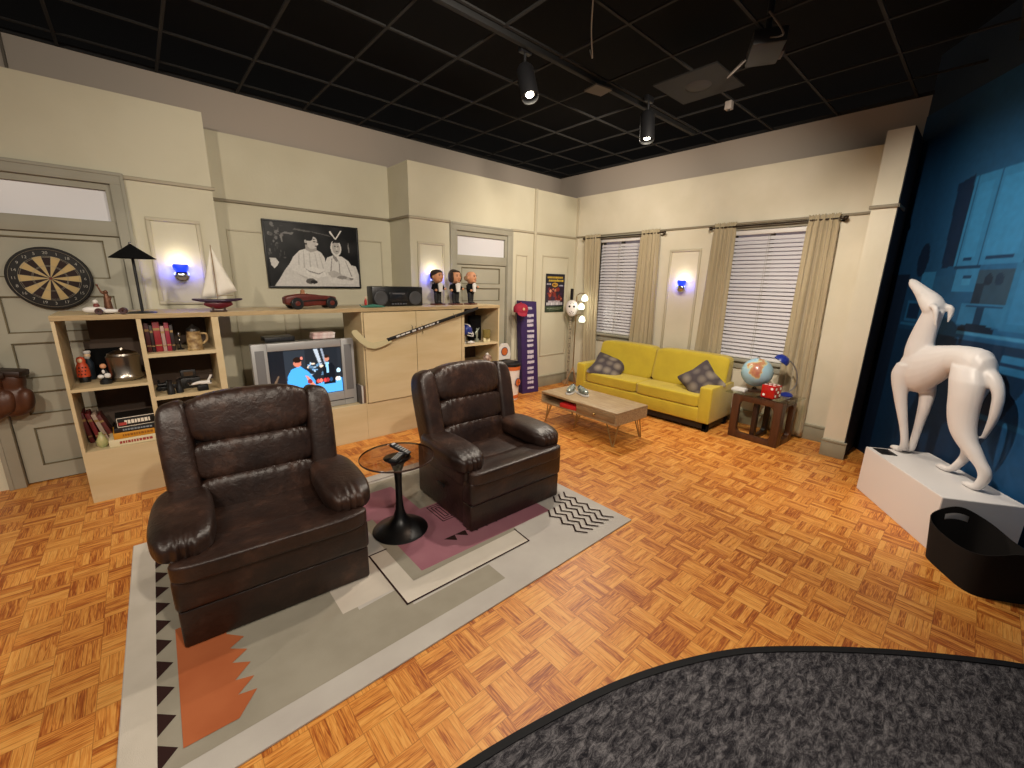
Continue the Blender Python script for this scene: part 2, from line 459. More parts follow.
for k in range(6):
    x0 = 1.966+.058*k
    ys = [1.468+.0575*j for j in range(9 if k > 2 else 7)]
    rline([(x0+(.022 if j % 2 == 0 else -.022), y) for j, y in enumerate(ys)], .012)
for v_ in rug.bm.verts:
    v_.co.x += .025*(v_.co.y-2.7)*max(0., min(1., 1-(v_.co.x+.26)/1.0))
o = rug.build('geometric_rug', rg, smooth=False)
tag(o, 'large rectangular rug in grey, olive, pink and orange geometric shapes under both recliners', 'rug')

# ------------------------------------------------------------------ walls
ZC = 3.27
w = MB().box(-4, .60, 4.64, 5.02, 2.34, 2.925).box(.02, .60, 4.64, 5.02, 0, 2.34).box(-4, -.93, 4.64, 5.02, 0, 2.34).box(-.93, .02, 4.72, 5.02, 0, 2.34)
struct('wall_left', w, cream, smooth=False)
w = MB().box(.60, 2.40, 5.0, 5.04, 0, 2.895)
struct('wall_back', w, cream, smooth=False)
w = MB().box(2.40, 2.945, 4.50, 5.02, 0, 2.88).box(3.92, 5.29, 4.5, 5.02, 0, 2.88).box(2.945, 3.92, 4.5, 5.02, 2.285, 2.88).box(2.945, 3.92, 4.58, 5.02, 0, 2.285)
struct('wall_back_right', w, cream, smooth=False)
W1 = (3.34, 4.02, .88, 2.26); W2 = (1.34, 2.14, .78, 2.235)
w = MB()
w.box(5.29, 5.44, .84, 4.52, 0, .78).box(5.29, 5.44, .84, 4.52, 2.26, 2.895)
w.box(5.29, 5.44, .84, W2[0], .78, 2.26).box(5.29, 5.44, W2[1], W1[0], .78, 2.26).box(5.29, 5.44, W1[1], 4.52, .78, 2.26)
w.box(5.29, 5.44, W1[0], W1[1], .78, .88).box(5.29, 5.44, W2[0], W2[1], 2.235, 2.26)
struct('wall_right', w, cream_l, smooth=False)
struct('trim_1', MB().box(4.895, 5.40, .675, .845, 0, 2.90), cream_l, smooth=False)          # end pier of the window wall
struct('trim_2', MB().box(4.90, 5.42, .668, .675, 0, 2.90), mat('pier_side_dark', '#23252B', .8), smooth=False)  # thin dark sheet over the end face of the pier
struct('wall_rear', MB().box(-4, 5.46, 5.05, 5.10, 0, ZC), greywall, smooth=False)
struct('wall_far_right', MB().box(5.455, 5.50, .668, 5.1, 0, ZC), greywall, smooth=False)
struct('trim_3', MB().box(-.497, -.482, 5.03, 5.05, 2.9, ZC), mat('wall_seam', '#5E564C', .8), smooth=False)
struct('ceiling', MB().box(-4, 9, -3.5, 6, 3.62, 3.7), blackm, smooth=False)
gr = MB()
for k in range(-12, 10):
    x = 3.25+.575*k
    if -4 < x < 5.45: gr.box(x-.010, x+.010, -3.4, 5.05, ZC, ZC+.012)
for k in range(-11, 4):
    y = 3.08+.575*k
    gr.box(-4, 5.45 if y > .67 else 9, y-.010, y+.010, ZC+.001, ZC+.013)
gr.box(-4, 5.46, 5.03, 5.06, ZC, ZC+.03).box(5.44, 5.47, .6, 5.06, ZC, ZC+.03)
struct('trim_4', gr, mat('ceiling_grid_grey', '#171615', .85), smooth=False)

def rail(mb, x0, x1, y, z, h=.028, d=.022):      # on a wall that faces -y
    mb.box(x0, x1, y-d, y, z-h/2, z+h/2, bev=.005)
def railB(mb, y0, y1, x, z, h=.028, d=.022):
    mb.box(x-d, x, y0, y1, z-h/2, z+h/2, bev=.005)
def frameA(mb, x0, x1, z0, z1, y, wd=.028, d=.012):
    mb.box(x0, x1, y-d, y, z1-wd, z1, bev=.004).box(x0, x1, y-d, y, z0, z0+wd, bev=.004)
    mb.box(x0, x0+wd, y-d, y, z0+wd, z1-wd, bev=.004).box(x1-wd, x1, y-d, y, z0+wd, z1-wd, bev=.004)
def frameB(mb, y0, y1, z0, z1, x, wd=.028, d=.012):
    mb.box(x-d, x, y0, y1, z1-wd, z1, bev=.004).box(x-d, x, y0, y1, z0, z0+wd, bev=.004)
    mb.box(x-d, x, y0, y0+wd, z0+wd, z1-wd, bev=.004).box(x-d, x, y1-wd, y1, z0+wd, z1-wd, bev=.004)
pr = MB(); rail(pr, .03, .62, 4.64, 2.335); rail(pr, -4, -.93, 4.64, 2.335)
rail(pr, 2.39, 2.94, 4.5, 2.30); rail(pr, 3.92, 5.29, 4.5, 2.30)
struct('trim_5', pr, mat('picture_rail_paint', '#AAA089', .6))
pr = MB(); rail(pr, .60, 2.40, 5.0, 2.305); pr.box(2.378, 2.4, 4.5, 5.0, 2.29, 2.318, bev=.004)
railB(pr, .845, 4.5, 5.29, 2.31, .024, .02); pr.box(4.872, 5.2, .66, .668, 2.285, 2.312).box(4.872, 4.895, .66, .86, 2.285, 2.312, bev=.003)
struct('trim_6', pr, mat('picture_rail_brown', '#857B66', .6))
fm = MB(); frameA(fm, .12, .475, 1.36, 2.06, 4.64, .028, .02)
frameA(fm, .714, 2.285, 1.30, 2.05, 5.0, .016); frameA(fm, .70, 1.15, .45, 1.30, 5.0, .016); frameA(fm, 1.28, 1.86, .45, 1.30, 5.0, .016)
frameA(fm, 2.485, 2.85, .5, 2.045, 4.5, .028, .02); frameA(fm, 4.02, 4.235, .5, 1.985, 4.5, .016); frameA(fm, 4.545, 5.13, .49, 2.005, 4.5, .02)
fm.box(4.35, 4.39, 4.47, 4.5, .17, 2.88, bev=.004)
frameB(fm, 2.475, 2.89, .55, 2.06, 5.29, .03, .02); fm.box(5.27, 5.29, 4.47, 4.5, .17, 2.88)
struct('trim_7', fm, mat('panel_moulding_paint', '#BDB49C', .6))
bb = MB()
def bba(x0, x1, y): bb.box(x0, x1, y-.022, y, 0, .15, bev=.003).box(x0, x1, y-.03, y, .15, .172, bev=.004)
bba(.62, 2.40, 5.0); bba(3.93, 5.29, 4.5); bba(.03, .60, 4.64)
bb.box(5.268, 5.29, .85, 4.48, 0, .15, bev=.003).box(5.26, 5.29, .85, 4.48, .15, .172, bev=.004)
bb.box(4.873, 4.895, .652, .85, 0, .15, bev=.003).box(4.866, 4.895, .65, .85, .15, .17, bev=.003)
struct('baseboard_back', bb, basec)

# blue mural wall, slanted behind the dog
MO = Vector((5.445, .70, 0)); MU = Vector((-.831, -.556, 0)); MN = Vector((-.556, .831, 0))
def MW(u, z, off=0.): p = MO+MU*u+MN*off; return (p.x, p.y, z)
mw = MB(); q = [MW(-.0, 0, -.02), MW(3.03, 0, -.02), MW(3.03, 0, -.10), MW(0, 0, -.10)]
mw.prism([(p[0], p[1]) for p in q], 'z', 0, ZC+.3)
struct('wall_mural', mw, mat('navy_paint', '#0B2238', .7), smooth=False)
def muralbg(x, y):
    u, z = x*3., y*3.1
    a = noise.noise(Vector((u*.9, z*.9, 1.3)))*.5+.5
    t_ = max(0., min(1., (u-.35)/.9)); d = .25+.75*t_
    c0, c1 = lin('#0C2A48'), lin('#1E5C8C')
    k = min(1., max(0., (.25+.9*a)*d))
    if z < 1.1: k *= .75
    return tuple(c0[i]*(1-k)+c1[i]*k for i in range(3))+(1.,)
P = Paint(muralbg)
def mr(u0, u1, z0, z1, c): P.rect(u0/3., u1/3., z0/3.1, z1/3.1, c)
def mp_(pts, c): P.poly([(a/3., b/3.1) for a, b in pts], c)
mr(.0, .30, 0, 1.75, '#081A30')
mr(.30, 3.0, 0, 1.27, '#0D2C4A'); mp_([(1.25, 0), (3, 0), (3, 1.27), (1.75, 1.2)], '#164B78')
mp_([(.62, 2.42), (.78, 2.46), (.82, 1.80), (.66, 1.78)], '#0A2340')
mr(.79, 2.6, 1.80, 2.44, '#2A6F9F')
for a, b in ((.82, 1.00), (1.03, 1.36), (1.40, 1.72), (1.76, 2.1)):
    mr(a-.012, a, 1.80, 2.44, '#14466E'); mr(a+.03, b-.03, 1.86, 2.38, '#2E78AB'); mr(a+.05, b-.05, 1.83, 1.85, '#0F355A'); mr(a+.04, b-.04, 2.385, 2.395, '#144A74')
mr(.80, 1.06, 1.77, 1.80, '#0F3558')
mr(.46, .62, 1.60, 1.76, '#24628F'); mr(.62, .88, 1.58, 1.72, '#18486F'); mr(.84, 1.06, 1.60, 1.77, '#2B70A0'); mr(.92, 1.0, 1.65, 1.72, '#357FB0'); mr(.92, 1.0, 1.70, 1.72, '#153C60')
mr(1.06, 1.38, 1.50, 1.76, '#27445C'); mr(1.06, 1.14, 1.52, 1.66, '#162B40'); P.ell(1.16/3, 1.69/3.1, .012, .014, '#13283E'); P.ell(1.25/3, 1.69/3.1, .012, .014, '#16304A')
mr(1.36, 3.0, 1.35, 1.80, '#256795'); mr(1.40, 3., 1.4, 1.75, '#2A70A2')
mr(.98, 1.38, 1.37, 1.52, '#2A6C9A'); mr(1.02, 1.34, 1.495, 1.505, '#143E66'); mr(1.13, 1.19, 1.36, 1.5, '#123656')
P.ell(1.16/3, 1.335/3.1, .055, .014, '#0B2238')
mr(1.0, 3, 1.29, 1.32, '#3A80AE'); mr(1.0, 3, 1.26, 1.285, '#1A4F7A'); mr(.32, .62, 1.31, 1.33, '#1E5680')
mr(.35, .56, 1.34, 1.52, '#1C527D'); mr(.38, .52, 1.36, 1.50, '#0B2440')
P.ell(.42/3, 1.86/3.1, .022, .045, '#071B33')
mr(.60, .64, .3, 1.2, '#0A2540'); mr(1.45, 1.9, 1.08, 1.2, '#2A6C9A'); mr(1.45, 1.9, 1.13, 1.15, '#0F3052'); mr(1.1, 2.4, .74, .78, '#22608C'); mr(1.35, 1.37, .2, 1.0, '#1D5884')
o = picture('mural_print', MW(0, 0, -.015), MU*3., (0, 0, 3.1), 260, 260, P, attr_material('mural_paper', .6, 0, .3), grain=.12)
o.name = 'wall_mural_print'; o['kind'] = 'structure'

# doors
def make_door(nm, x0, x1, ztop, zt0, zt1, y, fw, panels):
    d = thing(nm, '', 'door', (0, 0, 0)); d['kind'] = 'structure'
    for k in ('label', 'category'): del d[k]
    f = MB().box(x0, x0+fw, y-.03, y+.06, 0, ztop, bev=.004).box(x1-fw, x1, y-.03, y+.06, 0, ztop, bev=.004)
    f.box(x0, x1, y-.032, y+.06, ztop-fw, ztop, bev=.004)
    f.box(x0+fw, x1-fw, y+.0, y+.06, zt0-.11, zt0, bev=.004)
    f.box(x0-.012, x0+.012, y-.036, y, 0, ztop+.01, bev=.003).box(x1-.012, x1+.012, y-.036, y, 0, ztop+.01, bev=.003).box(x0, x1, y-.04, y, ztop-.012, ztop+.012, bev=.003)
    f.box(x0+fw, x0+fw+.03, y+.0, y+.05, zt0, zt1).box(x1-fw-.03, x1-fw, y+.0, y+.05, zt0, zt1).box(x0+fw, x1-fw, y, y+.05, zt1-.0, ztop-fw)
    f.build('door_frame', greytrim, d)
    MB().box(x0+fw+.03, x1-fw-.03, y+.03, y+.036, zt0, zt1).build('transom_pane', mat('frosted_transom_glass', '#D3D2D6', .35), d)
    L0, L1 = x0+fw+.004, x1-fw-.004; T = zt0-.114
    lf = MB(); st = .10; d0, d1 = y+.022, y+.05
    lf.box(L0, L0+st, d0, d1, .01, T).box(L1-st, L1, d0, d1, .01, T)
    panels = sorted(panels)
    zs = [.01]+[z for p in panels for z in p]+[T]
    for k in range(0, len(zs), 2): lf.box(L0+st, L1-st, d0, d1, zs[k], zs[k+1])
    for a, b in panels:
        lf.box(L0+st, L1-st, d0+.016, d1-.004, a, b)
    lf.build('door_leaf', doorpaint, d, smooth=False)
    g = MB()
    for a, b in panels:
        for z in (a, b): g.box(L0+st-.004, L1-st+.004, d0-.002, d0+.012, z-.004, z+.004)
        for x in (L0+st, L1-st): g.box(x-.004, x+.004, d0-.002, d0+.012, a, b)
    g.box(L0, L1, d0-.002, d0+.01, T-.004, T+.004)
    g.build('panel_bead', groove_tone, d, smooth=False)
    return d
make_door('door_1', -.93, .022, 2.345, 2.0, 2.225, 4.64, .075, [(1.57, 1.85), (1.17, 1.43), (.83, 1.09), (.55, .72), (.14, .44)])
make_door('door_2', 2.942, 3.925, 2.29, 1.93, 2.16, 4.50, .075, [(1.58, 1.78), (1.36, 1.52), (.96, 1.24), (.58, .86), (.14, .46)])

# windows with blinds
def make_window(nm, y0, y1, z0, z1, slat, bl_lab):
    wn = thing(nm, '', '', (0, 0, 0)); wn['kind'] = 'structure'
    for k in ('label', 'category'): del wn[k]
    X = 5.29; ym = (y0+y1)/2; zm = (z0+z1)/2+.02
    f = MB().box(X-.018, X+.05, y0-.07, y0, z0-.06, z1+.03, bev=.003).box(X-.018, X+.05, y1, y1+.07, z0-.06, z1+.03, bev=.003)
    f.box(X-.02, X+.05, y0-.07, y1+.07, z1, z1+.05, bev=.003).box(X-.05, X+.05, y0-.08, y1+.08, z0-.035, z0, bev=.004).box(X-.018, X, y0-.07, y1+.07, z0-.12, z0-.035, bev=.003)
    f.build('window_frame', greytrim, wn)
    s = MB().box(X+.058, X+.10, ym-.02, ym+.02, z0, z1).box(X+.055, X+.105, y0, y1, zm-.03, zm+.03).box(X+.075, X+.1, y0, y0+.03, z0, z1).box(X+.075, X+.1, y1-.03, y1, z0, z1).box(X+.075, X+.1, y0, y1, z0, z0+.04)
    s.build('sash', mat('dark_sash', '#5D5850', .6), wn)
    MB().box(X+.13, X+.135, y0, y1, z0, z1).build('glow_backdrop', emat('pale_backdrop_glow', '#D8D2E4', .07, '#C9C4D0'), wn)  # glowing sheet added behind the slats to brighten the blind
    b = thing('venetian_blind', bl_lab, 'blind', (X+.03, 0, 0))
    sl = MB(); z = z0+.03
    while z < z1-.07:
        sl.box(-.022, .022, y0+.006, y1-.006, -.0012, .0012, M=Matrix.Translation((0, 0, z)) @ Matrix.Rotation(math.radians(-56), 4, 'Y'))
        z += .043
    sl.build('slats', slat, b)
    MB().box(-.03, .022, y0+.004, y1-.004, z1-.05, z1-.004, bev=.004).build('head_rail', white, b)
    MB().box(-.02, .02, y0+.006, y1-.006, z0+.002, z0+.022, bev=.004).build('bottom_rail', white, b)
    c = MB()
    for yy in (ym-.004, ym+.014): c.box(-.028, -.026, yy-.0015, yy+.0015, z0+.02, z1-.02)
    c.build('ladder_cord', mat('cord_grey', '#B0ACA4', .7), b)
blind_w = mat('white_blind_slat', '#CBC8CC', .5)
make_window('window_1', *W1, blind_w, 'closed white venetian blind in the window left of the yellow sofa, nearest the room corner')
make_window('window_2', *W2, blind_w, 'white venetian blind in the window behind the globe and glass side table')

curt = mat('tan_curtain_cloth', '#AFA184', .85, colr2='#A49677', scale=6, stretch=(6, 6, .4), bump=.15, bscale=200, sheen=.3)
def curtain(yt0, yt1, yb0, yb1, zt, zb, lab, folds=6, seed=1):
    rnd = random.Random(seed); nx, nz = folds*14, 40
    ph = [rnd.uniform(0, 6.3) for _ in range(4)]
    def off(s, t):
        f = math.sin(s*folds*2*PI+ph[0]+1.1*math.sin(s*5+ph[1])+.7*math.sin(t*3.4+ph[3]+s*3)*t)*(.7+.4*math.sin(s*9+ph[2]))
        return (.018+.016*t)*f+.008*math.sin(s*folds*4.3*PI+ph[2])*(1-t)+.004*math.sin(t*9+s*17)
    bm = MB(); t_ = bmesh.new(); G = []
    for j in range(nz+1):
        t = j/nz; z = zt+(zb-zt)*t; row = []
        pinch = .93 if .02 < t < .045 else 1.
        for i in range(nx+1):
            s = i/nx; a = yt0+(yb0-yt0)*t; b = yt1+(yb1-yt1)*t; m_ = (a+b)/2
            y = m_+((a+(b-a)*s)-m_)*pinch + .006*math.sin(s*folds*2*PI*1.0+1.7+ph[3])
            row.append(t_.verts.new((5.222+off(s, t)*(.75 if t < .05 else 1), y, z+(.006*math.sin(s*folds*6*PI) if j == 0 else 0))))
        G.append(row)
    for j in range(nz):
        for i in range(nx): t_.faces.new((G[j][i], G[j][i+1], G[j+1][i+1], G[j+1][i]))
    bm.add(t_)
    o = bm.build('curtain', curt, ang=80)
    so = o.modifiers.new('t', 'SOLIDIFY'); so.thickness = .003
    tag(o, lab, 'curtain'); return o
curtain(3.985, 4.27, 3.93, 4.14, 2.325, .03, 'tan curtain hanging nearest the room corner, left of the first window', 5, 1)
curtain(3.03, 3.29, 2.96, 3.36, 2.325, .03, 'tan curtain between the corner window and the lit wall panel', 5, 2)
curtain(2.09, 2.34, 2.07, 2.42, 2.325, .03, 'tan curtain on the left edge of the window with the globe', 5, 3)
curtain(1.12, 1.39, 1.09, 1.41, 2.325, .03, 'long tan curtain on the right edge of the window, behind the glass side table', 5, 4)
rodm = mat('bronze_rod', '#3F352B', .4, .7)
for a, b, lb in ((2.98, 4.28, 'dark curtain rod over the corner window'), (1.09, 2.36, 'dark curtain rod over the window behind the globe')):
    r = thing('curtain_rod', lb, 'curtain rod', (0, 0, 0))
    MB().tube([(5.222, a, 2.275), (5.222, b, 2.275)], .009).build('rod', rodm, r)
    MB().ball((5.222, a-.01, 2.275), .022).build('finial', rodm, r); MB().ball((5.222, b+.01, 2.275), .022).build('finial', rodm, r)
    for y in (a+.02, b-.02): MB().tube([(5.222, y, 2.275), (5.29, y, 2.275)], .007).box(5.28, 5.29, y-.015, y+.015, 2.25, 2.3).build('bracket', rodm, r)

# ------------------------------------------------------------------ recliner
def recliner(label, loc, rz):
    t = thing('recliner_armchair', label, 'armchair', loc, rz)
    # local: x across, y = depth (0 front, + back), z up
    W = .405
    MB().box(-W+.004, W-.004, 0.05, .72, .005, .40, bev=.024, seg=3).build('base_body', leather, t)
    MB().box(-W, W, 0, .10, .002, .186, bev=.012, seg=3).build('front_panel', leather, t)
    MB().box(-W-.006, W+.006, -.016, .10, .186, .352, bev=.026, seg=4).build('footrest', leather, t)
    # seat: thick cushion with rolled lip, dished to the back
    def seat(q, o):
        z = o.z-.098*max(0, (q.y+.4))-.012*(1-q.x*q.x)*(1 if q.z > 0 else 0)*max(0., min(1., (q.y+.95)/.3))
        return Vector((o.x*(.78+.22*max(0., min(1., (-.55-q.y)/.25))), o.y, z))
    MB().puff((0, .27, .376), (W+.014, .315, .048), 9, 30, fn=seat).build('seat_cushion', leather, t)
    # arms: fat pillow tops overhanging outwards and dipping at the front
    for s in (-1, 1):
        def arm(q, o, s=s):
            f = (q.y+1)/2
            wid = 1.0-.10*f+.05*math.sin(f*PI)
            z = o.z+.014*math.sin(min(1, f*1.2)*PI*.7)-.006*max(0, .2-f)/.2
            wr = .006*math.sin(o.x*150+1.3*math.sin(o.x*47))*max(0, .30-f)/.3*(1 if q.z > -.5 else 0)
            return Vector((o.x*wid, o.y-wr, z))
        MB().puff((s*(W-.052), .325, .452), (.124, .30, .070), 3.5, 40, fn=arm).build('armrest', leather, t)
        MB().puff((s*(W-.058), .34, .37), (.068, .29, .08), 8).build('arm_panel', leather, t)
    # back: three stacked bolsters between two tall wings, leaning back
    lean = math.radians(-11)
    B = Matrix.Translation((0, .52, .36)) @ Matrix.Rotation(lean, 4, 'X')
    MB().puff((0, .13, .27), (W-.04, .085, .35), 6, 14, M=None).build('back_shell', leather, t).matrix_local = B
    def pl(name, zc, h, w_, d_, yc, e=3.4, k=.0):
        def f(q, o):
            z = o.z+k*(1-q.x*q.x)*(1 if q.z > 0 else .0)
            wr = .0045*math.sin(o.x*120+2*math.sin(o.x*31))*max(0., abs(q.z)-.4)/.6
            return Vector((o.x, o.y-wr+.012*math.cos(q.x*1.4)*-1, z))
        ob = MB().puff((0, yc, zc), (w_, d_, h), e, 44, fn=f).build(name, leather, t); ob.matrix_local = B; return ob
    pl('lumbar_bolster', .078, .122, .300, .085, .035, 4.2)
    pl('middle_bolster', .280, .113, .300, .085, .045, 4.2)
    pl('head_bolster', .500, .134, .302, .095, .055, 3.8, .018)
    for s in (-1, 1):
        def wing(q, o, s=s):
            f = (q.z+1)/2
            return Vector((o.x+s*(.02*f)-s*.012, o.y-.03*(1-f)+.02, o.z+(.02*(-s*q.x) if q.z > 0 else 0)))
        ob = MB().puff((s*.345, .055, .29), (.076, .10, .322), 4.2, 22, fn=wing).build('back_wing', leather, t); ob.matrix_local = B
    # feet, side lever
    for sx in (-1, 1):
        for y in (.12, .66): MB().cyl((sx*.33, y, 0), (sx*.33, y, .05), .025, .025).build('foot', black, t)
    lv = MB().box(-W-.022, -W-.006, .30, .40, .20, .225, bev=.006)
    lv.build('recline_lever', black, t)
    return t
rec1 = recliner('dark brown leather recliner nearest the camera, in front of the television', (.333, 2.004, .0115), math.radians(-4.4))
rec2 = copy_thing(rec1, (1.806, 1.940, .0115), math.radians(-1.2), 'dark brown leather recliner beside the coffee table, in front of the plywood cupboard')

# ------------------------------------------------------------------ tulip side table
t = thing('pedestal_side_table', 'round smoked glass side table on a black trumpet pedestal between the recliners', 'side table', (1.071, 2.278, .0115))
MB().lathe([(0, 0), (.172, 0), (.176, .006), (.16, .018), (.12, .035), (.075, .062), (.042, .10), (.028, .15), (.022, .22), (.021, .33), (.026, .42), (.045, .475), (.08, .503), (.085, .507), (0, .507)], seg=48).build('pedestal', mat('black_satin_metal', '#131315', .35, .3), t)
MB().lathe([(0, .5075), (.226, .5075), (.229, .511), (.229, .516), (.226, .520), (0, .520)], seg=64).build('glass_top', glass('smoked_glass', '#E6DBD4'), t)
MB().lathe([(.2265, .5078), (.2296, .511), (.2296, .5165), (.2265, .5202)], seg=64).build('glass_edge', mat('dark_glass_edge', '#3A2A26', .2), t)
for i, (dx, dy, r, lb) in enumerate(((.03, .02, .5, 'black remote control leaning on the round glass table'), (-.02, -.045, -.9, 'dark remote control lying flat on the round glass table'))):
    a = thing('remote_control', lb, 'remote control', (1.071+dx, 2.278+dy, .532), r)
    if i == 0: a.rotation_euler = (math.radians(18), 0, r)
    MB().box(-.022, .022, -.07, .07, 0, .018, bev=.006).build('body', black, a)
    k = MB()
    for u in range(3):
        for v in range(5): k.box(-.015+u*.012, -.007+u*.012, -.05+v*.018, -.041+v*.018, .018, .0205)
    k.build('buttons', mat('grey_button', '#9A9A98', .5), a)
    MB().box(-.016, .016, .048, .062, .018, .0195).build('display', mat('silver_grey', '#B9B9BC', .3), a)
    if i == 0: a.location.z += .022

# ------------------------------------------------------------------ sofa
yel = mat('mustard_yellow_upholstery', '#C4AC26', .8, colr2='#B8A022', scale=5, bump=.25, bscale=350, sheen=.25)
t = thing('yellow_sofa', 'mustard yellow two-seat sofa on a dark recessed plinth below the windows', 'sofa', (0, 0, 0))
SX0, SX1, SY0, SY1 = 4.555, 5.17, 1.825, 3.735
MB().box(SX0+.03, SX1-.03, SY0+.03, SY1-.03, .03, .11).build('plinth', black, t)
for x in (SX0+.06, SX1-.08):
    for y in (SY0+.05, SY1-.05): MB().box(x-.03, x+.03, y-.03, y+.03, 0, .10, bev=.004).build('foot', blackm, t)
MB().box(SX0+.005, SX1, SY0+.01, SY1-.01, .10, .265, bev=.018, seg=3).build('frame', yel, t)
for y0, y1 in ((SY0, SY0+.137), (SY1-.137, SY1)):
    MB().box(SX0, SX1-.01, y0, y1, .102, .513, bev=.02, seg=3).build('arm', yel, t)
    pp = MB()
    for yy in (y0+.008, y1-.008): pp.tube([(SX0-.001, yy, .11), (SX0-.001, yy, .495), (SX0+.012, yy, .51), (SX1-.05, yy, .51)], .0045, 6)
    pp.build('piping', yel, t)
ymid = 2.785
for y0, y1 in ((SY0+.139, ymid), (ymid, SY1-.139)):
    MB().puff(((SX0+.03+5.02)/2-.01, (y0+y1)/2, .335), ((5.02-SX0)/2-.0, (y1-y0)/2-.001, .070), 12, 16).build('seat_cushion', yel, t)
    def bk(q, o): return Vector((o.x+.05*(q.z)+.02, o.y, o.z+.008*(1-q.y*q.y)))
    ya, yb = (y0-.11 if y0 < 2.5 else y0), (y1+.07 if y1 > 3 else y1)
    MB().puff((5.015, (ya+yb)/2, .60), (.085, (yb-ya)/2-.001, .215), 9, 18, fn=bk).build('back_cushion', yel, t)
MB().box(5.08, SX1+.02, SY0+.05, SY1-.04, .25, .755, bev=.03, seg=3).build('back_frame', yel, t)
# patterned pillows
pm = bpy.data.materials.new('grey_spotted_cushion_cloth'); nt, N, L, b = nodes(pm)
tc = N.new('ShaderNodeTexCoord'); v = N.new('ShaderNodeTexVoronoi'); v.inputs['Scale'].default_value = 7.5; v.inputs['Randomness'].default_value = .35
L.new(tc.outputs['Object'], v.inputs['Vector']); cr = N.new('ShaderNodeValToRGB'); e = cr.color_ramp.elements
e[0].position = .15; e[0].color = lin('#9A8E7E'); e[1].position = .62; e[1].color = lin('#453C3E'); L.new(v.outputs['Distance'], cr.inputs['Fac']); L.new(cr.outputs[0], b.inputs['Base Color']); b.inputs['Roughness'].default_value = .85
def cushion(loc, rot, lab, s=.20):
    def f(q, o):
        r = max(abs(q.x), abs(q.z)); e_ = 1-.12*(1-min(abs(q.x), abs(q.z))/max(1e-3, r))*1.0
        th = (1-(abs(q.x)**2.6))**.6*(1-(abs(q.z)**2.6))**.6 if max(abs(q.x), abs(q.z)) < 1 else 0
        return Vector((o.x*e_, o.y*max(.06, th), o.z*e_))
    o = MB().puff((0, 0, 0), (s, .075, s), 14, 22, fn=f).build('throw_pillow', pm); o.location = loc; o.rotation_euler = rot
    tag(o, lab, 'cushion'); return o
cushion((4.80, 3.38, .475), (math.radians(-58), math.radians(14), math.radians(-72)), 'grey spotted throw pillow lying at the left arm of the yellow sofa', .235)
cushion((4.80, 2.07, .525), (math.radians(-40), math.radians(40), math.radians(-105)), 'grey spotted throw pillow tilted against the right arm of the yellow sofa', .20)

# ------------------------------------------------------------------ coffee table
oak = mat('light_acacia_wood', '#B09A78', .45, colr2='#93795A', scale=6, stretch=(9, 1, 9), bump=.05, bscale=60)
oak2 = mat('acacia_wood_front', '#9C8362', .5, colr2='#82694A', scale=6, stretch=(9, 1, 9))
t = thing('coffee_table', 'low light wood coffee table on hairpin legs in front of the yellow sofa', 'coffee table', (3.64, 2.745, 0), math.radians(-2.2))
hx, hy = .265, .54
MB().box(-hx, hx, -hy, hy, .345, .37, bev=.002).box(-hx, hx, -hy, hy, .235, .257, bev=.002).box(-hx+.001, hx-.001, -hy, -hy+.02, .257, .345).box(-hx+.001, hx-.001, hy-.02, hy, .257, .345).box(-hx+.02, hx-.02, -.012, .012, .257, .345).box(hx-.02, hx-.002, -hy+.02, hy-.02, .257, .345).build('table_body', oak, t)
d = MB().box(-hx-.004, -hx+.30, -hy+.022, -.014, .259, .343, bev=.002).build('drawer', oak2, t)
MB().cyl((-hx-.004, -.27, .30), (-hx-.02, -.27, .30), .009, .009).ball((-hx-.022, -.27, .30), .012).build('knob', mat('brass_knob', '#A88A50', .35, .9), d)
brass = mat('brass_rod', '#B59A6A', .35, .8)
def hairpin(x, y, dx, dy):
    MB().tube([(x-.05*dx-.0, y+.03*dy-.02*dy, .235), (x+.008, y+.02*dy*.2, .006), (x-.008, y-.02*dy*.2, .006), (x-.0*dx, y-.10*dy, .235)], .0065, 8).tube([(x-.09*dx, y, .235), (x, y, .006)], .005, 8).build('hairpin_leg', brass, t)
for x, y in ((-hx+.03, -hy+.04), (-hx+.03, hy-.05), (hx-.03, -hy+.04), (hx-.03, hy-.05), (-hx+.13, .12)):
    hairpin(x, y, 1 if x > 0 else -1, 1 if y > 0 else -1)
o = MB().box(-.10, .10, -.12, .12, 0, .045, bev=.002).build('red_book', mat('bright_red_card', '#C8262A', .45)); o.location = (3.478, 2.865, .2575); o.rotation_euler = (0, 0, .05)
tag(o, 'red boxed book tucked in the open shelf of the coffee table', 'book')
# clear ornaments on the table
shoe_g = mat('silver_sneaker', '#B9BDB8', .25, .4, colr2='#3E5A50', scale=40)
def sneaker(loc, rz, lab):
    t = thing('sneaker', lab, 'shoe', loc, rz); t.scale = (1.3, 1.3, 1.3)
    MB().prism([(-.07, -.03), (.05, -.032), (.08, -.015), (.08, .015), (.05, .03), (-.07, .028), (-.085, 0)], 'z', 0, .014, bev=.003).build('sole', white, t)
    MB().puff((0, 0, .035), (.078, .029, .026), 2.6, 10, fn=lambda q, o: Vector((o.x, o.y, o.z*(1-.4*max(0, q.x))+.016*max(0, -q.x)))).build('upper', shoe_g, t)
    MB().tube([(-.045, -.02, .06), (-.07, 0, .068), (-.045, .02, .06), (-.02, 0, .062), (-.045, -.02, .06)], .006, 8).build('collar', black, t)
sneaker((3.60, 3.02, .3712), math.radians(200), 'silver and green sneaker on the coffee table, the left one of the pair')
sneaker((3.65, 2.885, .3712), math.radians(250), 'silver and green sneaker on the coffee table, the right one of the pair')

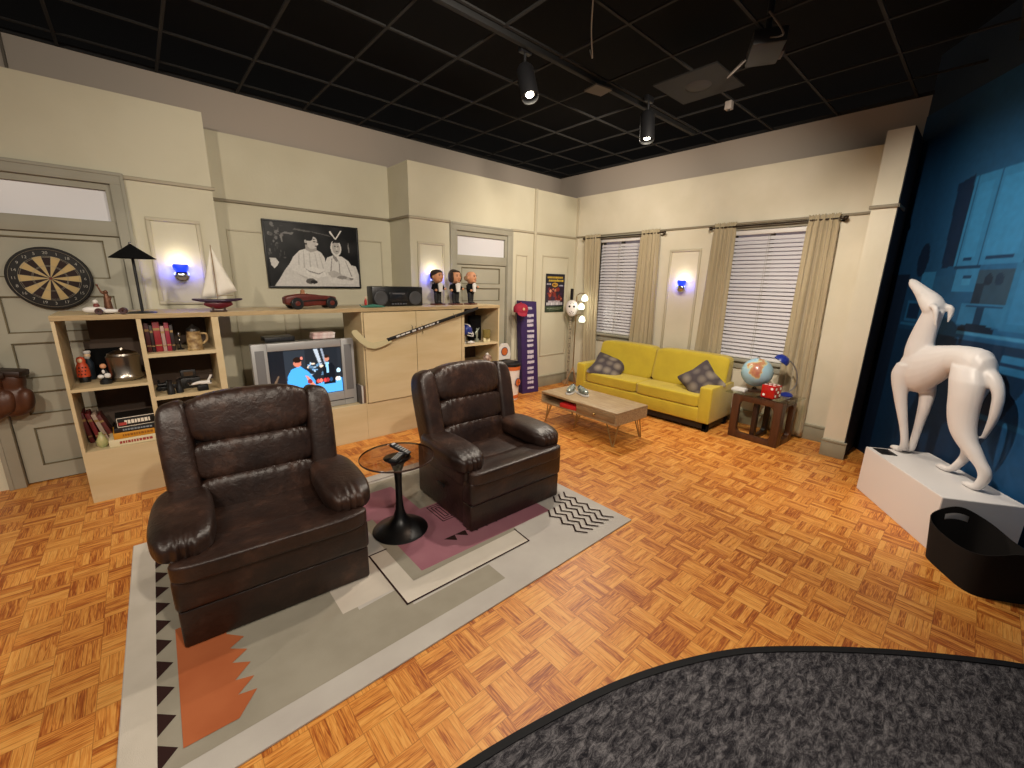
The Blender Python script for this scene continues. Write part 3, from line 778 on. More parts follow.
# ------------------------------------------------------------------ glass side table with its things
wal = mat('walnut_wood', '#54321E', .4, colr2='#402516', scale=5, stretch=(5, 5, 1))
t = thing('glass_top_side_table', 'walnut frame side table with a glass top beside the yellow sofa', 'side table', (4.72, 1.42, 0), math.radians(-4))
def rframe(M, w_, h_, st, th):
    b = MB(); n = 8; r = .05
    b.box(-w_/2, -w_/2+st, -th/2, th/2, 0, h_, bev=.004, M=M).box(w_/2-st, w_/2, -th/2, th/2, 0, h_, bev=.004, M=M)
    b.box(-w_/2+st, w_/2-st, -th/2, th/2, 0, st*.8, bev=.002, M=M).box(-w_/2+st, w_/2-st, -th/2, th/2, h_-st*.8, h_, bev=.002, M=M)
    for sx, sz in ((-1, -1), (1, -1), (-1, 1), (1, 1)):
        cx = sx*(w_/2-st); cz = st*.8 if sz < 0 else h_-st*.8
        pts = [(cx, cz)]+[(cx-sx*r+sx*r*math.sin(a*PI/2/n), cz-sz*r+sz*r*math.cos(a*PI/2/n)) for a in range(n+1)]
        b.prism(pts, 'y', -th/2, th/2, M=M)
    return b
rframe(Matrix.Rotation(PI/2, 4, 'Z'), .49, .478, .075, .05).build('front_frame', wal, t)
rframe(Matrix.Translation((.20, -.215, 0)), .36, .478, .075, .05).build('side_frame', wal, t)
rframe(Matrix.Translation((.20, .02, 0)), .36, .478, .06, .045).build('inner_frame', mat('dark_walnut', '#2C1A12', .4), t)
MB().box(-.035, .41, -.31, .33, .480, .490, bev=.002).build('glass_top', glass('clear_green_glass', '#EEF3EE'), t)
# globe
gm = bpy.data.materials.new('globe_map'); nt, N, L, b = nodes(gm)
tc = N.new('ShaderNodeTexCoord'); nz = N.new('ShaderNodeTexNoise'); nz.inputs['Scale'].default_value = 5.5; nz.inputs['Detail'].default_value = 6
L.new(tc.outputs['Object'], nz.inputs['Vector']); cr = N.new('ShaderNodeValToRGB'); e = cr.color_ramp.elements
e[0].position = .50; e[0].color = lin('#9CC0D0'); e[1].position = .55; e[1].color = lin('#B98A63')
for p, c in ((.52, '#C9C79A'), (.63, '#A96A58')): k = e.new(p); k.color = lin(c)
L.new(nz.outputs['Fac'], cr.inputs['Fac']); L.new(cr.outputs[0], b.inputs['Base Color']); b.inputs['Roughness'].default_value = .25
GL = (4.97, 1.55, .4905)
t = thing('desk_globe', 'blue world globe on a small stand on the glass side table', 'globe', GL)
MB().ball((0, 0, .21), .155, seg=36, rings=22).build('sphere', gm, t)
MB().lathe([(0, 0), (.085, 0), (.085, .012), (.03, .022), (.015, .045), (0, .05)]).build('stand', mat('dark_wood', '#3A2417', .4), t)
MB().tube([(.168*math.cos(a)*math.cos(.5), .168*math.cos(a)*math.sin(.5), .21+.168*math.sin(a)) for a in [math.radians(k) for k in range(-100, 101, 10)]], .005, 8).build('meridian_arc', mat('brass_arc', '#8F7B4A', .3, .9), t)
# die
t = thing('giant_die', 'large translucent red die with white dots on the glass side table', 'die', (4.80, 1.335, .4912), math.radians(-12))
MB().box(-.068, .068, -.068, .068, 0, .136, bev=.008).build('cube', mat('translucent_red', '#B01414', .15, trans=.0, coat=.6), t)
pd = MB()
def pip(x, y, z, ax):
    r = .0135; pd = MB()
    if ax == 'x': pd.cyl((x, y, z), (x-.0015, y, z), r, r, 16)
    if ax == 'y': pd.cyl((x, y, z), (x, y-.0015, z), r, r, 16)
    if ax == 'z': pd.cyl((x, y, z), (x, y, z+.0015), r, r, 16)
    pd.build('pip', mat('white_pip', '#EDE6E0', .4), t)
for y, z in ((-.04, .105), (.035, .032)): pip(-.068, y, z, 'x')
for x, z in ((-.04, .105), (.04, .105), (-.04, .032), (.04, .032), (0, .068)): pip(x, -.068, z, 'y')
for x in (-.04, .04):
    for y in (-.042, 0, .042): pip(x, y, .136, 'z')
# blue desk lamp
bl = mat('blue_enamel', '#1B2E86', .3)
t = thing('blue_desk_lamp', 'small blue gooseneck desk lamp behind the red die', 'desk lamp', (5.02, 1.25, .4905))
MB().lathe([(0, 0), (.06, 0), (.06, .012), (.045, .03), (.012, .04), (0, .042)]).build('base', bl, t)
MB().tube(smoothline([Vector(p) for p in ((0, 0, .03), (.03, -.06, .12), (.02, -.05, .26), (-.02, .0, .36), (-.06, .05, .39))]), .007, 8).build('neck', mat('grey_neck', '#8C8A88', .35, .6), t)
MB().lathe([(.0, .045), (.04, .04), (.065, .015), (.075, -.03), (.07, -.03), (.06, .01), (.035, .033), (0, .037)], M=Matrix.Translation((-.075, .07, .39)) @ rotm(.5, .35, 0)).build('shade', bl, t)
o = MB().box(-.05, .05, -.07, .07, 0, .022, bev=.003).box(-.045, .045, -.06, .06, .022, .03, bev=.002).build('stacked_papers', white, loc=(4.86, 1.66, .4912))
tag(o, 'small white box of papers at the left end of the glass side table', 'papers')

# ------------------------------------------------------------------ floor lamp with goalie mask and stick
brs = mat('aged_brass', '#9A7F56', .35, .8)
t = thing('floor_lamp', 'slender brass floor lamp with three lit glass shades in the room corner', 'floor lamp', (5.08, 4.25, 0))
lp = MB(); [lp.tube([(0, 0, .30), (.13*math.cos(a), .13*math.sin(a), .01)], [.010, .008], 8) for a in (.4, 2.5, 4.6)]
lp.build('tripod_base', mat('pale_oak_leg', '#A9845C', .5), t)
MB().tube([(0, 0, .28), (0, 0, 1.42)], .009, 10).build('pole', brs, t)
shade_m = emat('lit_frosted_glass', '#E8F4DC', 1.6, '#DCE8DC')
for k, (dy, z, dz) in enumerate(((-.19, 1.40, .03), (-.13, 1.27, .0), (-.16, 1.08, .03))):
    MB().tube([(0, 0, z+.03), (-.03, dy*.5, z+.07), (-.04, dy, z+.055)], .006, 8).build('arm', brs, t)
    sh = MB().lathe([(.012, .05), (.022, .045), (.045, .01), (.052, -.02), (.04, -.045), (0, -.05)], c=(-.04, dy, z), seg=20).build('glass_shade', shade_m, t)
t = thing('hockey_goalie_mask', 'white hockey goalie mask with dark eye holes hung on the floor lamp', 'mask', (5.00, 4.27, 1.235), math.radians(-52))
MB().puff((0, 0, 0), (.095, .06, .125), 2.3, 18, fn=lambda q, o: Vector((o.x*(1-.22*max(0, -q.z)), o.y, o.z))).build('shell', mat('mask_white', '#DAD3CE', .45), t)
hh = MB()
for x, z, r in ((-.035, .03, .017), (.035, .03, .017), (0, -.045, .006), (-.025, -.06, .006), (.025, -.06, .006), (-.012, -.08, .005), (.012, -.08, .005), (0, .085, .005), (-.02, .075, .005), (.02, .075, .005)):
    yy = -.06*max(0.05, 1-abs(x/.095)**2.3-abs(z/.125)**2.3)**(1/2.3)
    hh.cyl((x, yy-.003, z), (x, yy+.008, z), r, r, 12)
hh.build('eye_and_vent_holes', blackm, t)
t = thing('standing_hockey_stick', 'upright hockey stick with a black taped grip leaning in the room corner', 'hockey stick', (5.06, 4.335, 0))
MB().box(-.012, .012, -.016, .016, .06, 1.36, bev=.003).build('shaft', mat('stick_pale_wood', '#C2B59A', .5, colr2='#4A4642', scale=14, stretch=(.5, .5, 2.5)), t)
MB().box(-.016, .016, -.02, .02, 1.36, 1.53, bev=.005).build('taped_grip', black, t)
MB().prism([(-.02, .0), (.02, .0), (.10, .0), (.12, .035), (.018, .09), (-.018, .10)], 'x', -.008, .008, bev=.002).build('blade', mat('stick_blade_wood', '#A08360', .5), t)

# ------------------------------------------------------------------ banner box, cap, bin and hoop
t = thing('box_tower', 'tall purple box tower with white vertical writing against the back wall', 'tower', (4.215, 4.36, 0), math.radians(-7))
purple = mat('deep_purple_print', '#352257', .5)
T = Matrix.Translation((0, 0, 0)) @ Matrix.Rotation(math.radians(0), 4, 'Y')
MB().prism([(-.15, 0), (.15, 0), (.055, 1.345), (-.225, 1.36)], 'y', -.045, .06, bev=.003).build('box', purple, t)
wm = mat('white_ink', '#D9D4E2', .6); tx = MB(); rnd = random.Random(3)
z = .06
rows = []
while z < 1.16:
    h = rnd.choice((.035, .045, .055)); xs = -.02+(-.06)*z/1.36*1.0; x = xs-.035
    while x < xs+.075:
        w_ = rnd.choice((.008, .012, .016)); tx.box(x, x+w_, -.0475, -.0445, z+rnd.uniform(0, .01), z+h); x += w_+.005
    tx.box(xs-.035, xs+.075, -.0475, -.0445, z+h*.45, z+h*.6)
    z += h+rnd.choice((.018, .03, .045))
tx.box(-.11, -.02, -.0475, -.0445, 1.24, 1.25).box(-.10, -.03, -.0475, -.0445, 1.26, 1.27)
tx.build('writing', wm, t)
t = thing('red_cap', 'red baseball cap hung on the top corner of the purple tower', 'cap', (3.925, 4.27, 1.245), math.radians(-15))
capm = mat('red_cap_cloth', '#8E1730', .8, colr2='#A01C33', scale=12)
MB().puff((0, 0, 0), (.105, .075, .085), 2.4, 14, fn=lambda q, o: Vector((o.x, o.y, o.z if q.z > -.5 else o.z*.6))).build('crown', capm, t)
MB().puff((-.005, -.06, -.045), (.075, .055, .012), 2.4, 10, M=rotm(.9, 0, 0)).build('brim', capm, t)
MB().ball((0, 0, .088), .012).build('button', capm, t)
MB().cyl((.01, -.077, .01), (.01, -.074, .01), .018, .018, 12).build('badge', mat('badge_tan', '#C9A27A', .6), t)
t = thing('waste_bin', 'white cylindrical waste bin with orange bands and round orange logo beside the purple tower', 'bin', (3.745, 4.28, 0))
MB().lathe([(0, 0), (.125, 0), (.13, .02), (.15, .48), (.145, .48), (.125, .03), (0, .03)], seg=36).build('drum', mat('bin_white', '#DCD5CE', .5), t)
org = mat('logo_orange', '#C5642E', .5)
MB().lathe([(.1495, .43), (.1535, .43), (.1555, .485), (.150, .485)], seg=36).lathe([(.127, .025), (.133, .025), (.1355, .075), (.13, .075)], seg=36).build('orange_bands', org, t)
MB().lathe([(.12, .48), (.157, .48), (.158, .515), (.14, .53), (0, .535)], seg=36).build('black_rim', black, t)
def disc(b, c, r, d, nrm):
    n_ = Vector(nrm).normalized(); c = Vector(c); b.cyl(c, c+n_*d, r, r, 24)
for nm, r, d, m_ in (('logo_ring', .058, .0035, mat('logo_blue', '#2D3358', .5)), ('logo_disc', .050, .005, org)):
    b_ = MB(); disc(b_, (.03*1-.0, -.1475, .26), r, d+.004, (.2, -1, 0)); b_.build(nm, m_, t)
b_ = MB()
for a in (0, PI/2): b_.box(-.045, .045, -.001, .001, -.002, .002, M=Matrix.Translation((.032, -.1575, .26)) @ rotm(0, a, -.2))
b_.build('logo_lines', black, t)
t = thing('toy_basketball_backboard', 'small white toy basketball backboard with an orange ball logo above the bin', 'toy', (3.76, 4.42, .54))
MB().prism([(-.11, 0), (.11, 0), (.12, .06), (.10, .17), (.05, .23), (-.05, .23), (-.10, .17), (-.12, .06)], 'y', -.012, .012, bev=.003).build('board', mat('bin_white', '#DCD5CE', .5), t)
MB().cyl((0, -.012, .115), (0, -.015, .115), .062, .062).build('logo_ring', mat('logo_blue', '#2D3358', .5), t)
MB().cyl((0, -.015, .115), (0, -.018, .115), .052, .052).build('logo_disc', org, t)

# ------------------------------------------------------------------ cabinets along the back wall
CY0, CY1 = 3.98, 4.47
t = thing('open_bookcase', 'birch plywood bookcase with four open compartments at the left, under the black lamp', 'bookcase', (0, 0, 0))
c = MB().box(-.458, -.44, CY0, CY1, 0, 1.296).box(-.045, -.018, CY0+.002, CY1, .385, 1.296).box(.392, .437, CY0, CY1, .0, 1.296)
c.box(-.44, .392, CY0, CY1, .365, .383).box(-.44, .392, CY0+.001, CY0+.02, 0, .365).box(-.44, .392, CY0+.06, CY1-.02, .0, .02)
c.build('carcass', birch, t, smooth=False)
MB().box(-.44, -.045, CY0+.002, CY1, .815, .835).build('shelf', birch, t)
MB().box(-.018, .392, CY0+.002, CY1, 1.012, 1.04).build('shelf', birch, t)
MB().box(-.018, .392, CY0+.002, CY1, .69, .717).build('shelf', birch, t)
MB().box(-.37, .392, CY1-.012, CY1, .383, 1.10).box(-.33, .392, CY1-.012, CY1, 1.1, 1.296).build('backboard', darkback, t)
t = thing('television_bench', 'low birch plywood bench under the television', 'cabinet', (0, 0, 0))
MB().box(.4375, 1.572, CY0, CY1, 0, .385, bev=.002).build('bench_body', birch, t, smooth=False)
t = thing('plywood_cupboard', 'birch plywood cupboard with two plain doors between the television and the open shelves', 'cupboard', (0, 0, 0))
MB().box(1.573, 2.758, CY0+.0, CY1, 0, .378).box(1.573, 1.588, CY0, CY1, .378, 1.296).box(2.74, 2.758, CY0, CY1, .378, 1.296).box(1.588, 2.74, CY0+.02, CY1, .378, 1.296).build('carcass', birch, t, smooth=False)
for x0, x1, hxx in ((1.590, 2.147, 2.09), (2.153, 2.722, 2.21)):
    d = MB().box(x0, x1, CY0-.018, CY0, .388, 1.290, bev=.0015).build('door', birch, t, smooth=False)
    MB().tube([(hxx, CY0-.018, 1.05), (hxx, CY0-.045, 1.06), (hxx, CY0-.045, 1.14), (hxx, CY0-.018, 1.15)], .004, 8).build('handle', chrome, d)
MB().box(1.583, 2.73, CY0-.002, CY0+.001, .381, .386).box(2.148, 2.152, CY0-.002, CY0+.001, .388, 1.29).build('door_gap', groove_tone, t)
t = thing('open_shelf_unit', 'narrow birch plywood unit of open shelves at the right end of the cupboards', 'bookcase', (0, 0, 0))
MB().box(2.76, 2.778, CY0, CY1, 0, 1.296).box(3.285, 3.303, CY0, CY1, 0, 1.296).box(2.778, 3.285, CY0+.001, CY1, .60, .618).box(2.778, 3.285, CY0+.001, CY1, 0, .05).build('carcass', birch, t, smooth=False)
MB().box(2.778, 3.285, CY0+.002, CY1, .858, .88).build('shelf', birch, t)
MB().box(2.90, 3.285, CY1-.012, CY1, .05, 1.296).build('backboard', mat('brown_backboard', '#4A382C', .8), t)
t = thing('long_worktop', 'long plywood top board running over all the cabinets along the back wall', 'shelf', (0, 0, 0))
MB().box(-.46, 3.305, CY0-.002, CY1+.01, 1.298, 1.332).build('board', [birch], t, smooth=False)
MB().box(-.46, 3.305, CY0-.004, CY0-.002, 1.299, 1.331).build('front_edge', birch_e, t, smooth=False)
ZT = 1.3325

# ---- television and what is around it
t = thing('tube_television', 'wide silver tube television showing a man in blue, on the plywood bench', 'television', (1.075, 4.06, .387))
w2, h2 = .435, .655
fr = MB()
fr.box(-w2, -.315, 0, .06, .0, h2, bev=.006).box(.315, w2, 0, .06, .0, h2, bev=.006).box(-.315, .315, .0, .06, .585, h2, bev=.006).box(-.315, .315, .0, .06, .0, .14, bev=.006)
fr.build('bezel', silver, t)
MB().prism([(-.30, .0), (.30, .0), (.24, .34), (-.24, .34)], 'z', .03, .62, M=Matrix.Translation((0, .06, 0))).build('rear_housing', mat('dark_grey_plastic', '#3B3B3D', .5), t)
for s in (-1, 1): MB().box(s*.375-.035, s*.375+.035, -.003, .001, .15, .60, bev=.001).build('speaker_grille', mat('speaker_grey', '#6E6E70', .7), t)
MB().box(-.40, .40, -.004, .002, .055, .062).box(-.03, .03, -.005, .002, .09, .10).build('control_strip', mat('speaker_dark', '#3E3E40', .5), t)
TP = Paint('#20242A')
TP.rect(0, .2, 0, 1, '#15171C').rect(.2, .5, .4, 1, '#252B33').rect(.48, .95, .3, 1, '#1C2026').poly([(.0, .1), (.12, .5), (.1, .5), (.0, .25)], '#5A4A3C')
TP.poly([(.60, 1), (.66, 1), (.72, .6), (.68, .6)], '#9AA6B4').poly([(.70, 1), (.73, 1), (.78, .65), (.75, .65)], '#7A8698')
for i in range(26):
    rr_ = random.Random(i); TP.ell(.50+rr_.random()*.22, .42+rr_.random()*.28, .012+rr_.random()*.02, .012+rr_.random()*.02, rr_.choice(('#8FA8C0', '#4A6A88', '#C9B8A8', '#5E88B0', '#2E3C4C')))
TP.poly([(.20, 0), (.22, .45), (.28, .60), (.40, .66), (.52, .50), (.60, .30), (.58, .0)], '#3F92DC').poly([(.40, .0), (1, .0), (1, .28), (.48, .2)], '#3C8CDA').poly([(.60, .0), (1, .0), (1, .3), (.9, .32), (.62, .22)], '#4A9AE4')
TP.ell(.37, .72, .055, .08, '#B06A58').ell(.37, .79, .06, .06, '#20140F').ell(.43, .82, .02, .03, '#D0786A')
TP.poly([(.46, .45), (.50, .42), (.60, .2), (.54, .16)], '#C07A62').ell(.52, .3, .035, .05, '#7E2A2A')
TP.poly([(.72, .2), (.72, .58), (.78, .66), (.86, .66), (.90, .55), (.90, .2)], '#12151B').ell(.785, .76, .035, .06, '#A8705E').ell(.785, .81, .035, .03, '#241A15').poly([(.76, .68), (.81, .68), (.80, .45), (.775, .45)], '#7FB6DA')
for x, c_ in ((.64, '#B84A44'), (.68, '#D06A5E'), (.74, '#C03A38'), (.78, '#8C2A30'), (.83, '#24446A'), (.92, '#E0D2C4'), (.95, '#CFE0EA')): TP.ell(x, .29, .024, .045, c_)
TP.ell(.95, .48, .03, .05, '#A9D2EC')
tm = attr_material('tube_screen', .12, 1.15, .5)
MB().box(-.318, .318, .018, .06, .135, .59).build('tube_surround', black, t)
picture('screen', (-.31, .0165, .145), (.62, 0, 0), (0, 0, .435), 120, 84, TP, tm, t)
t = thing('video_recorder', 'flat black video recorder on the left of the television top', 'video recorder', (.89, 4.22, 1.0435))
MB().box(-.12, .12, -.08, .1, 0, .042, bev=.003).build('case', black, t); MB().box(-.10, -.02, -.083, -.079, .015, .028).box(.0, .10, -.083, -.079, .012, .03).build('slot', mat('dark_slot', '#26262A', .3), t)
for k in range(2):
    o = MB().box(-.10, .10, -.055, .055, 0, .028, bev=.002).build('video_tape', mat('tape_pink', '#C9A09C', .5, colr2='#E6DEDA', scale=16, stretch=(1, .2, .2)), loc=(1.27+.006*k, 4.21, 1.0435+.0288*k))
    tag(o, ('pink and white boxed tape at the bottom of the pair on the television', 'pink and white boxed tape on top of the pair on the television')[k], 'tape')
for k, (lb, cc) in enumerate((('dark grey game case standing beside the television, nearest the screen', '#4A4644'), ('white game case standing beside the television, middle of the three', '#C9C5BF'), ('brown game case standing beside the cupboard, right of the white one', '#6E5646'))):
    o = MB().box(-.0085, .0085, -.06, .06, 0, .188-.006*k, bev=.002).build('game_case', mat('case_%d' % k, cc, .4), loc=(1.523+.0185*k, 4.045, .3865))
    tag(o, lb, 'game case')
# hockey stick across the cupboard doors
t = thing('mounted_hockey_stick', 'hockey stick with a pale blade and black shaft slung across the cupboard doors', 'hockey stick', (0, 0, 0))
shaft = [Vector((1.80, 3.925, 1.018)), Vector((2.93, 3.925, 1.305))]
d_ = (shaft[1]-shaft[0]); ln = d_.length; an = math.atan2(d_.z, d_.x)
T = Matrix.Translation(shaft[0]) @ Matrix.Rotation(-an, 4, 'Y')
MB().box(0, ln, -.010, .010, -.016, .016, bev=.003, M=T).build('shaft', black, t)
b_ = MB(); rnd = random.Random(5); x = .10
while x < .62:
    w_ = rnd.choice((.02, .03, .045)); b_.box(x, x+w_, -.0115, -.0095, -.006, .010, M=T); x += w_+rnd.choice((.006, .01, .03))
b_.build('shaft_marks', mat('mark_white', '#CFCFCB', .5), t)
pts = [(1.4471, 1.1176), (1.4669, 1.1364), (1.5016, 1.1343), (1.5461, 1.0816), (1.5956, 1.0236), (1.655, 1.0), (1.7342, 1.0102), (1.8332, 1.0322), (1.8481, 0.9933), (1.7441, 0.9536), (1.6649, 0.9384), (1.5956, 0.9536), (1.5164, 1.0184), (1.4669, 1.0764)]
MB().prism(pts, 'y', 3.916, 3.932, bev=.003).build('blade', mat('blade_pale_wood', '#BFB48E', .5), t)
hk = MB()
for f in (.30, .72):
    p = shaft[0]+d_*f; hk.tube([(p.x, 3.962, p.z+.03), (p.x, 3.94, p.z-.012), (p.x, 3.912, p.z-.015), (p.x, 3.908, p.z+.01)], .003, 6)
hk.build('hook', chrome, t)

# ---- things on the long worktop
t = thing('black_table_lamp', 'black table lamp with a wide cone shade at the left end of the worktop', 'table lamp', (0.0, 4.07, ZT))
MB().lathe([(0, 0), (.082, 0), (.085, .004), (.07, .010), (.012, .014), (0, .016)], seg=36).build('base', black, t)
MB().tube([(0, 0, .01), (0, 0, .40)], .009, 10).build('stem', black, t)
MB().lathe([(.008, .475), (.014, .47), (.125, .385), (.128, .38), (.12, .381), (.02, .455), (0, .46)], seg=40).build('shade', blackm, t)
MB().ball((0, 0, .482), .01).build('finial', chrome, t)
t = thing('model_racing_buggy', 'small white and red model racer with a driver left of the black lamp', 'model car', (-.20, 4.01, ZT), math.radians(-4))
MB().puff((-.045, 0, .032), (.058, .025, .022), 2.4, 8).puff((.03, 0, .022), (.05, .018, .014), 3, 8).build('body', mat('toy_white', '#D8D3CC', .4), t)
MB().box(.05, .10, -.012, .012, .014, .03, bev=.003).puff((-.03, 0, .055), (.016, .016, .02), 2.4, 6).build('driver_and_nose', mat('toy_red', '#6E231B', .5), t)
MB().ball((-.032, 0, .085), .015).build('helmet', mat('toy_white', '#D8D3CC', .4), t)
for x, y in ((-.02, -.035), (-.02, .035), (.10, -.03), (.10, .03)):
    MB().lathe([(.006, -.008), (.02, -.009), (.022, 0), (.02, .009), (.006, .008)], M=Matrix.Translation((x, y, .0225)) @ rotm(PI/2)).build('wheel', mat('toy_dark_red', '#3A1512', .5), t)
t = thing('bronze_statuette', 'small bronze statuette with a raised arm standing behind the model racer', 'statuette', (-.175, 4.10, ZT))
brz = mat('bronze_brown', '#6A4530', .45, .5)
MB().box(-.025, .025, -.025, .025, 0, .035, bev=.003).build('pedestal', brz, t)
o = MB().tube([(0, 0, .03), (0, 0, .07), (0, 0, .11), (0, 0, .135)], [.024, .021, .017, .01], 12).ball((0, 0, .148), .013).tube([(.0, 0, .128), (-.022, 0, .145), (-.036, 0, .19)], [.008, .007, .005], 8).ball((-.037, 0, .196), .008).tube([(0, 0, .125), (.02, 0, .11), (.012, -.012, .09)], [.008, .008, .006], 8).build('figure', brz, t)
remesh(o, .004, 3)
# sail boat
t = thing('model_sailboat', 'model sailing boat with tall white sails and a red and purple hull on the worktop', 'model boat', (.455, 3.99, ZT), math.radians(2))
hull = mat('hull_dark_purple', '#2C1A30', .3); keel = mat('hull_red', '#54101A', .3)
def hullf(q, o): 
    w_ = (1-abs(q.x)**1.8); return Vector((o.x, o.y*max(.03, w_), o.z if q.z > 0 else o.z*(.3+.9*w_)))
MB().puff((0, 0, .085), (.165, .040, .013), 3.2, 14, fn=lambda q, o: Vector((o.x, o.y*max(.03, 1-abs(q.x)**2), o.z+.012*q.x*q.x))).build('deck', hull, t)
MB().puff((0, 0, .056), (.095, .028, .03), 2.8, 12, fn=hullf).build('lower_hull', keel, t)
MB().box(-.06, .05, -.018, .018, 0, .012).box(-.045, -.035, -.02, .02, .01, .05).box(.03, .04, -.02, .02, .01, .05).build('cradle', mat('dark_wood', '#3A2417', .4), t)
mastz = .50
MB().tube([(.0, 0, .09), (.0, 0, mastz)], .003, 6).tube([(.0, 0, .125), (.105, 0, .125)], .0025, 6).build('mast', mat('mast_wood', '#8A7050', .5), t)
sail = mat('sail_cloth', '#E2DDD2', .8, colr2='#D6D0C2', scale=8)
def sailmesh(a, b, c, by):
    m_ = MB(); n = 8; a, b, c = Vector(a), Vector(b), Vector(c); t_ = bmesh.new(); G = {}
    for i in range(n+1):
        for j in range(n+1-i):
            u, v = i/n, j/n; p = a*(1-u-v)+b*u+c*v; k = 27*u*v*(1-u-v); p.y += by*k; G[i, j] = t_.verts.new(p)
    for i in range(n):
        for j in range(n-i):
            t_.faces.new((G[i, j], G[i+1, j], G[i, j+1]))
            if j < n-i-1: t_.faces.new((G[i+1, j], G[i+1, j+1], G[i, j+1]))
    return m_.add(t_)
for nm, a, b, c in (('main_sail', (.004, 0, .11), (.135, 0, .16), (.002, 0, .49)), ('fore_sail', (-.105, 0, .10), (-.006, 0, .11), (-.004, 0, .475))):
    o = sailmesh(a, b, c, -.014).build(nm, sail, t); so = o.modifiers.new('t', 'SOLIDIFY'); so.thickness = .0015
# racing car
t = thing('vintage_model_racing_car', 'dark red vintage model racing car with a driver under the framed photograph', 'model car', (1.165, 4.10, ZT), math.radians(8))
cr_ = mat('old_racing_red', '#4E1A12', .4, colr2='#64241A', scale=14)
def carb(q, o):
    x = q.x; h = 1 if x < -.2 else 1-.28*min(1, (x+.2)/1.0); k = 1-.25*max(0, -x-.4)/.6
    return Vector((o.x, o.y*(1-.35*max(0, x)), o.z*h*k+(0 if x < .2 else -.004)))
MB().puff((0, 0, .078), (.235, .050, .056), 5.5, 16, fn=carb).build('body', cr_, t)
MB().puff((-.03, 0, .122), (.045, .034, .010), 3, 8).build('cockpit', black, t)
dr = MB().ball((-.065, 0, .155), .018).puff((-.065, 0, .132), (.022, .024, .018), 2.5, 6); dr.build('driver', mat('driver_tan', '#9A6A48', .6), t)
MB().lathe([(.020, -.003), (.024, 0), (.020, .003)], M=Matrix.Translation((-.02, 0, .118)) @ rotm(0, 1.1, 0)).build('steering_wheel', black, t)
for x in (-.145, .165):
    for y in (-.065, .065):
        wl = MB().lathe([(.0, -.010), (.028, -.010), (.030, -.014), (.045, -.014), (.052, -.008), (.052, .008), (.045, .014), (.030, .014), (.028, .010), (0, .010)], M=Matrix.Translation((x, y, .052)) @ rotm(PI/2)).build('wheel', black, t)
        MB().lathe([(0, -.013), (.016, -.012), (.022, -.0105)], M=Matrix.Translation((x, y, .052)) @ rotm(PI/2)).lathe([(0, .013), (.016, .012), (.022, .0105)], M=Matrix.Translation((x, y, .052)) @ rotm(PI/2)).build('hub_cap', cr_, wl)
MB().tube([(-.15, -.068, .052), (-.15, .068, .052)], .004, 6).tube([(.165, -.068, .052), (.165, .068, .052)], .004, 6).tube([(.22, -.04, .075), (.05, -.052, .08), (-.2, -.052, .06)], .006, 8).build('axles_and_exhaust', steel, t)
# toy croc / green toy
t = thing('green_crocodile_toy', 'green crocodile toy with a small red figure on the worktop left of the radio', 'toy', (1.70, 4.02, ZT), math.radians(6))
gr_ = mat('toy_green', '#2E6A5A', .5)
o = MB().tube([(-.10, 0, .012), (-.05, 0, .016), (.02, 0, .018), (.08, 0, .014), (.15, 0, .008)], [.006, .014, .018, .013, .004], 12).tube([(-.10, 0, .012), (-.125, 0, .035)], [.008, .004], 8).build('crocodile', gr_, t); remesh(o, .004, 3)
MB().tube([(-.06, 0, .03), (-.06, 0, .06), (-.058, 0, .085)], [.012, .014, .008], 10).build('rider_body', red_p, t)
MB().ball((-.057, 0, .098), .011).build('rider_head', mat('toy_skin', '#D8B49A', .6), t)
# boombox
t = thing('portable_radio', 'black portable radio cassette player on the worktop', 'radio', (2.065, 4.24, ZT), math.radians(-1))
MB().box(-.285, .285, -.075, .075, 0, .205, bev=.012).build('case', mat('radio_black', '#09090A', .35), t)
for s in (-1, 1):
    MB().lathe([(.0, 0), (.05, -.004), (.066, -.006), (.072, -.004), (.074, 0)], M=Matrix.Translation((s*.195, -.0755, .085)) @ rotm(-PI/2)).build('speaker_cone', mat('speaker_dark', '#222226', .6), t)
bb_ = MB().box(-.10, .10, -.079, -.073, .05, .15, bev=.002).box(-.09, .09, -.081, -.073, .015, .035)
bb_.build('cassette_bay', mat('bay_dark', '#1B1B1E', .25), t)
b_ = MB(); [b_.box(-.08+.03*k, -.06+.03*k, -.0835, -.080, .018, .032) for k in range(6)]; b_.box(-.24, -.15, -.078, -.0745, .165, .172).box(-.07, .07, -.0815, -.078, .125, .14)
b_.build('buttons', mat('radio_grey', '#4E4E52', .4), t)
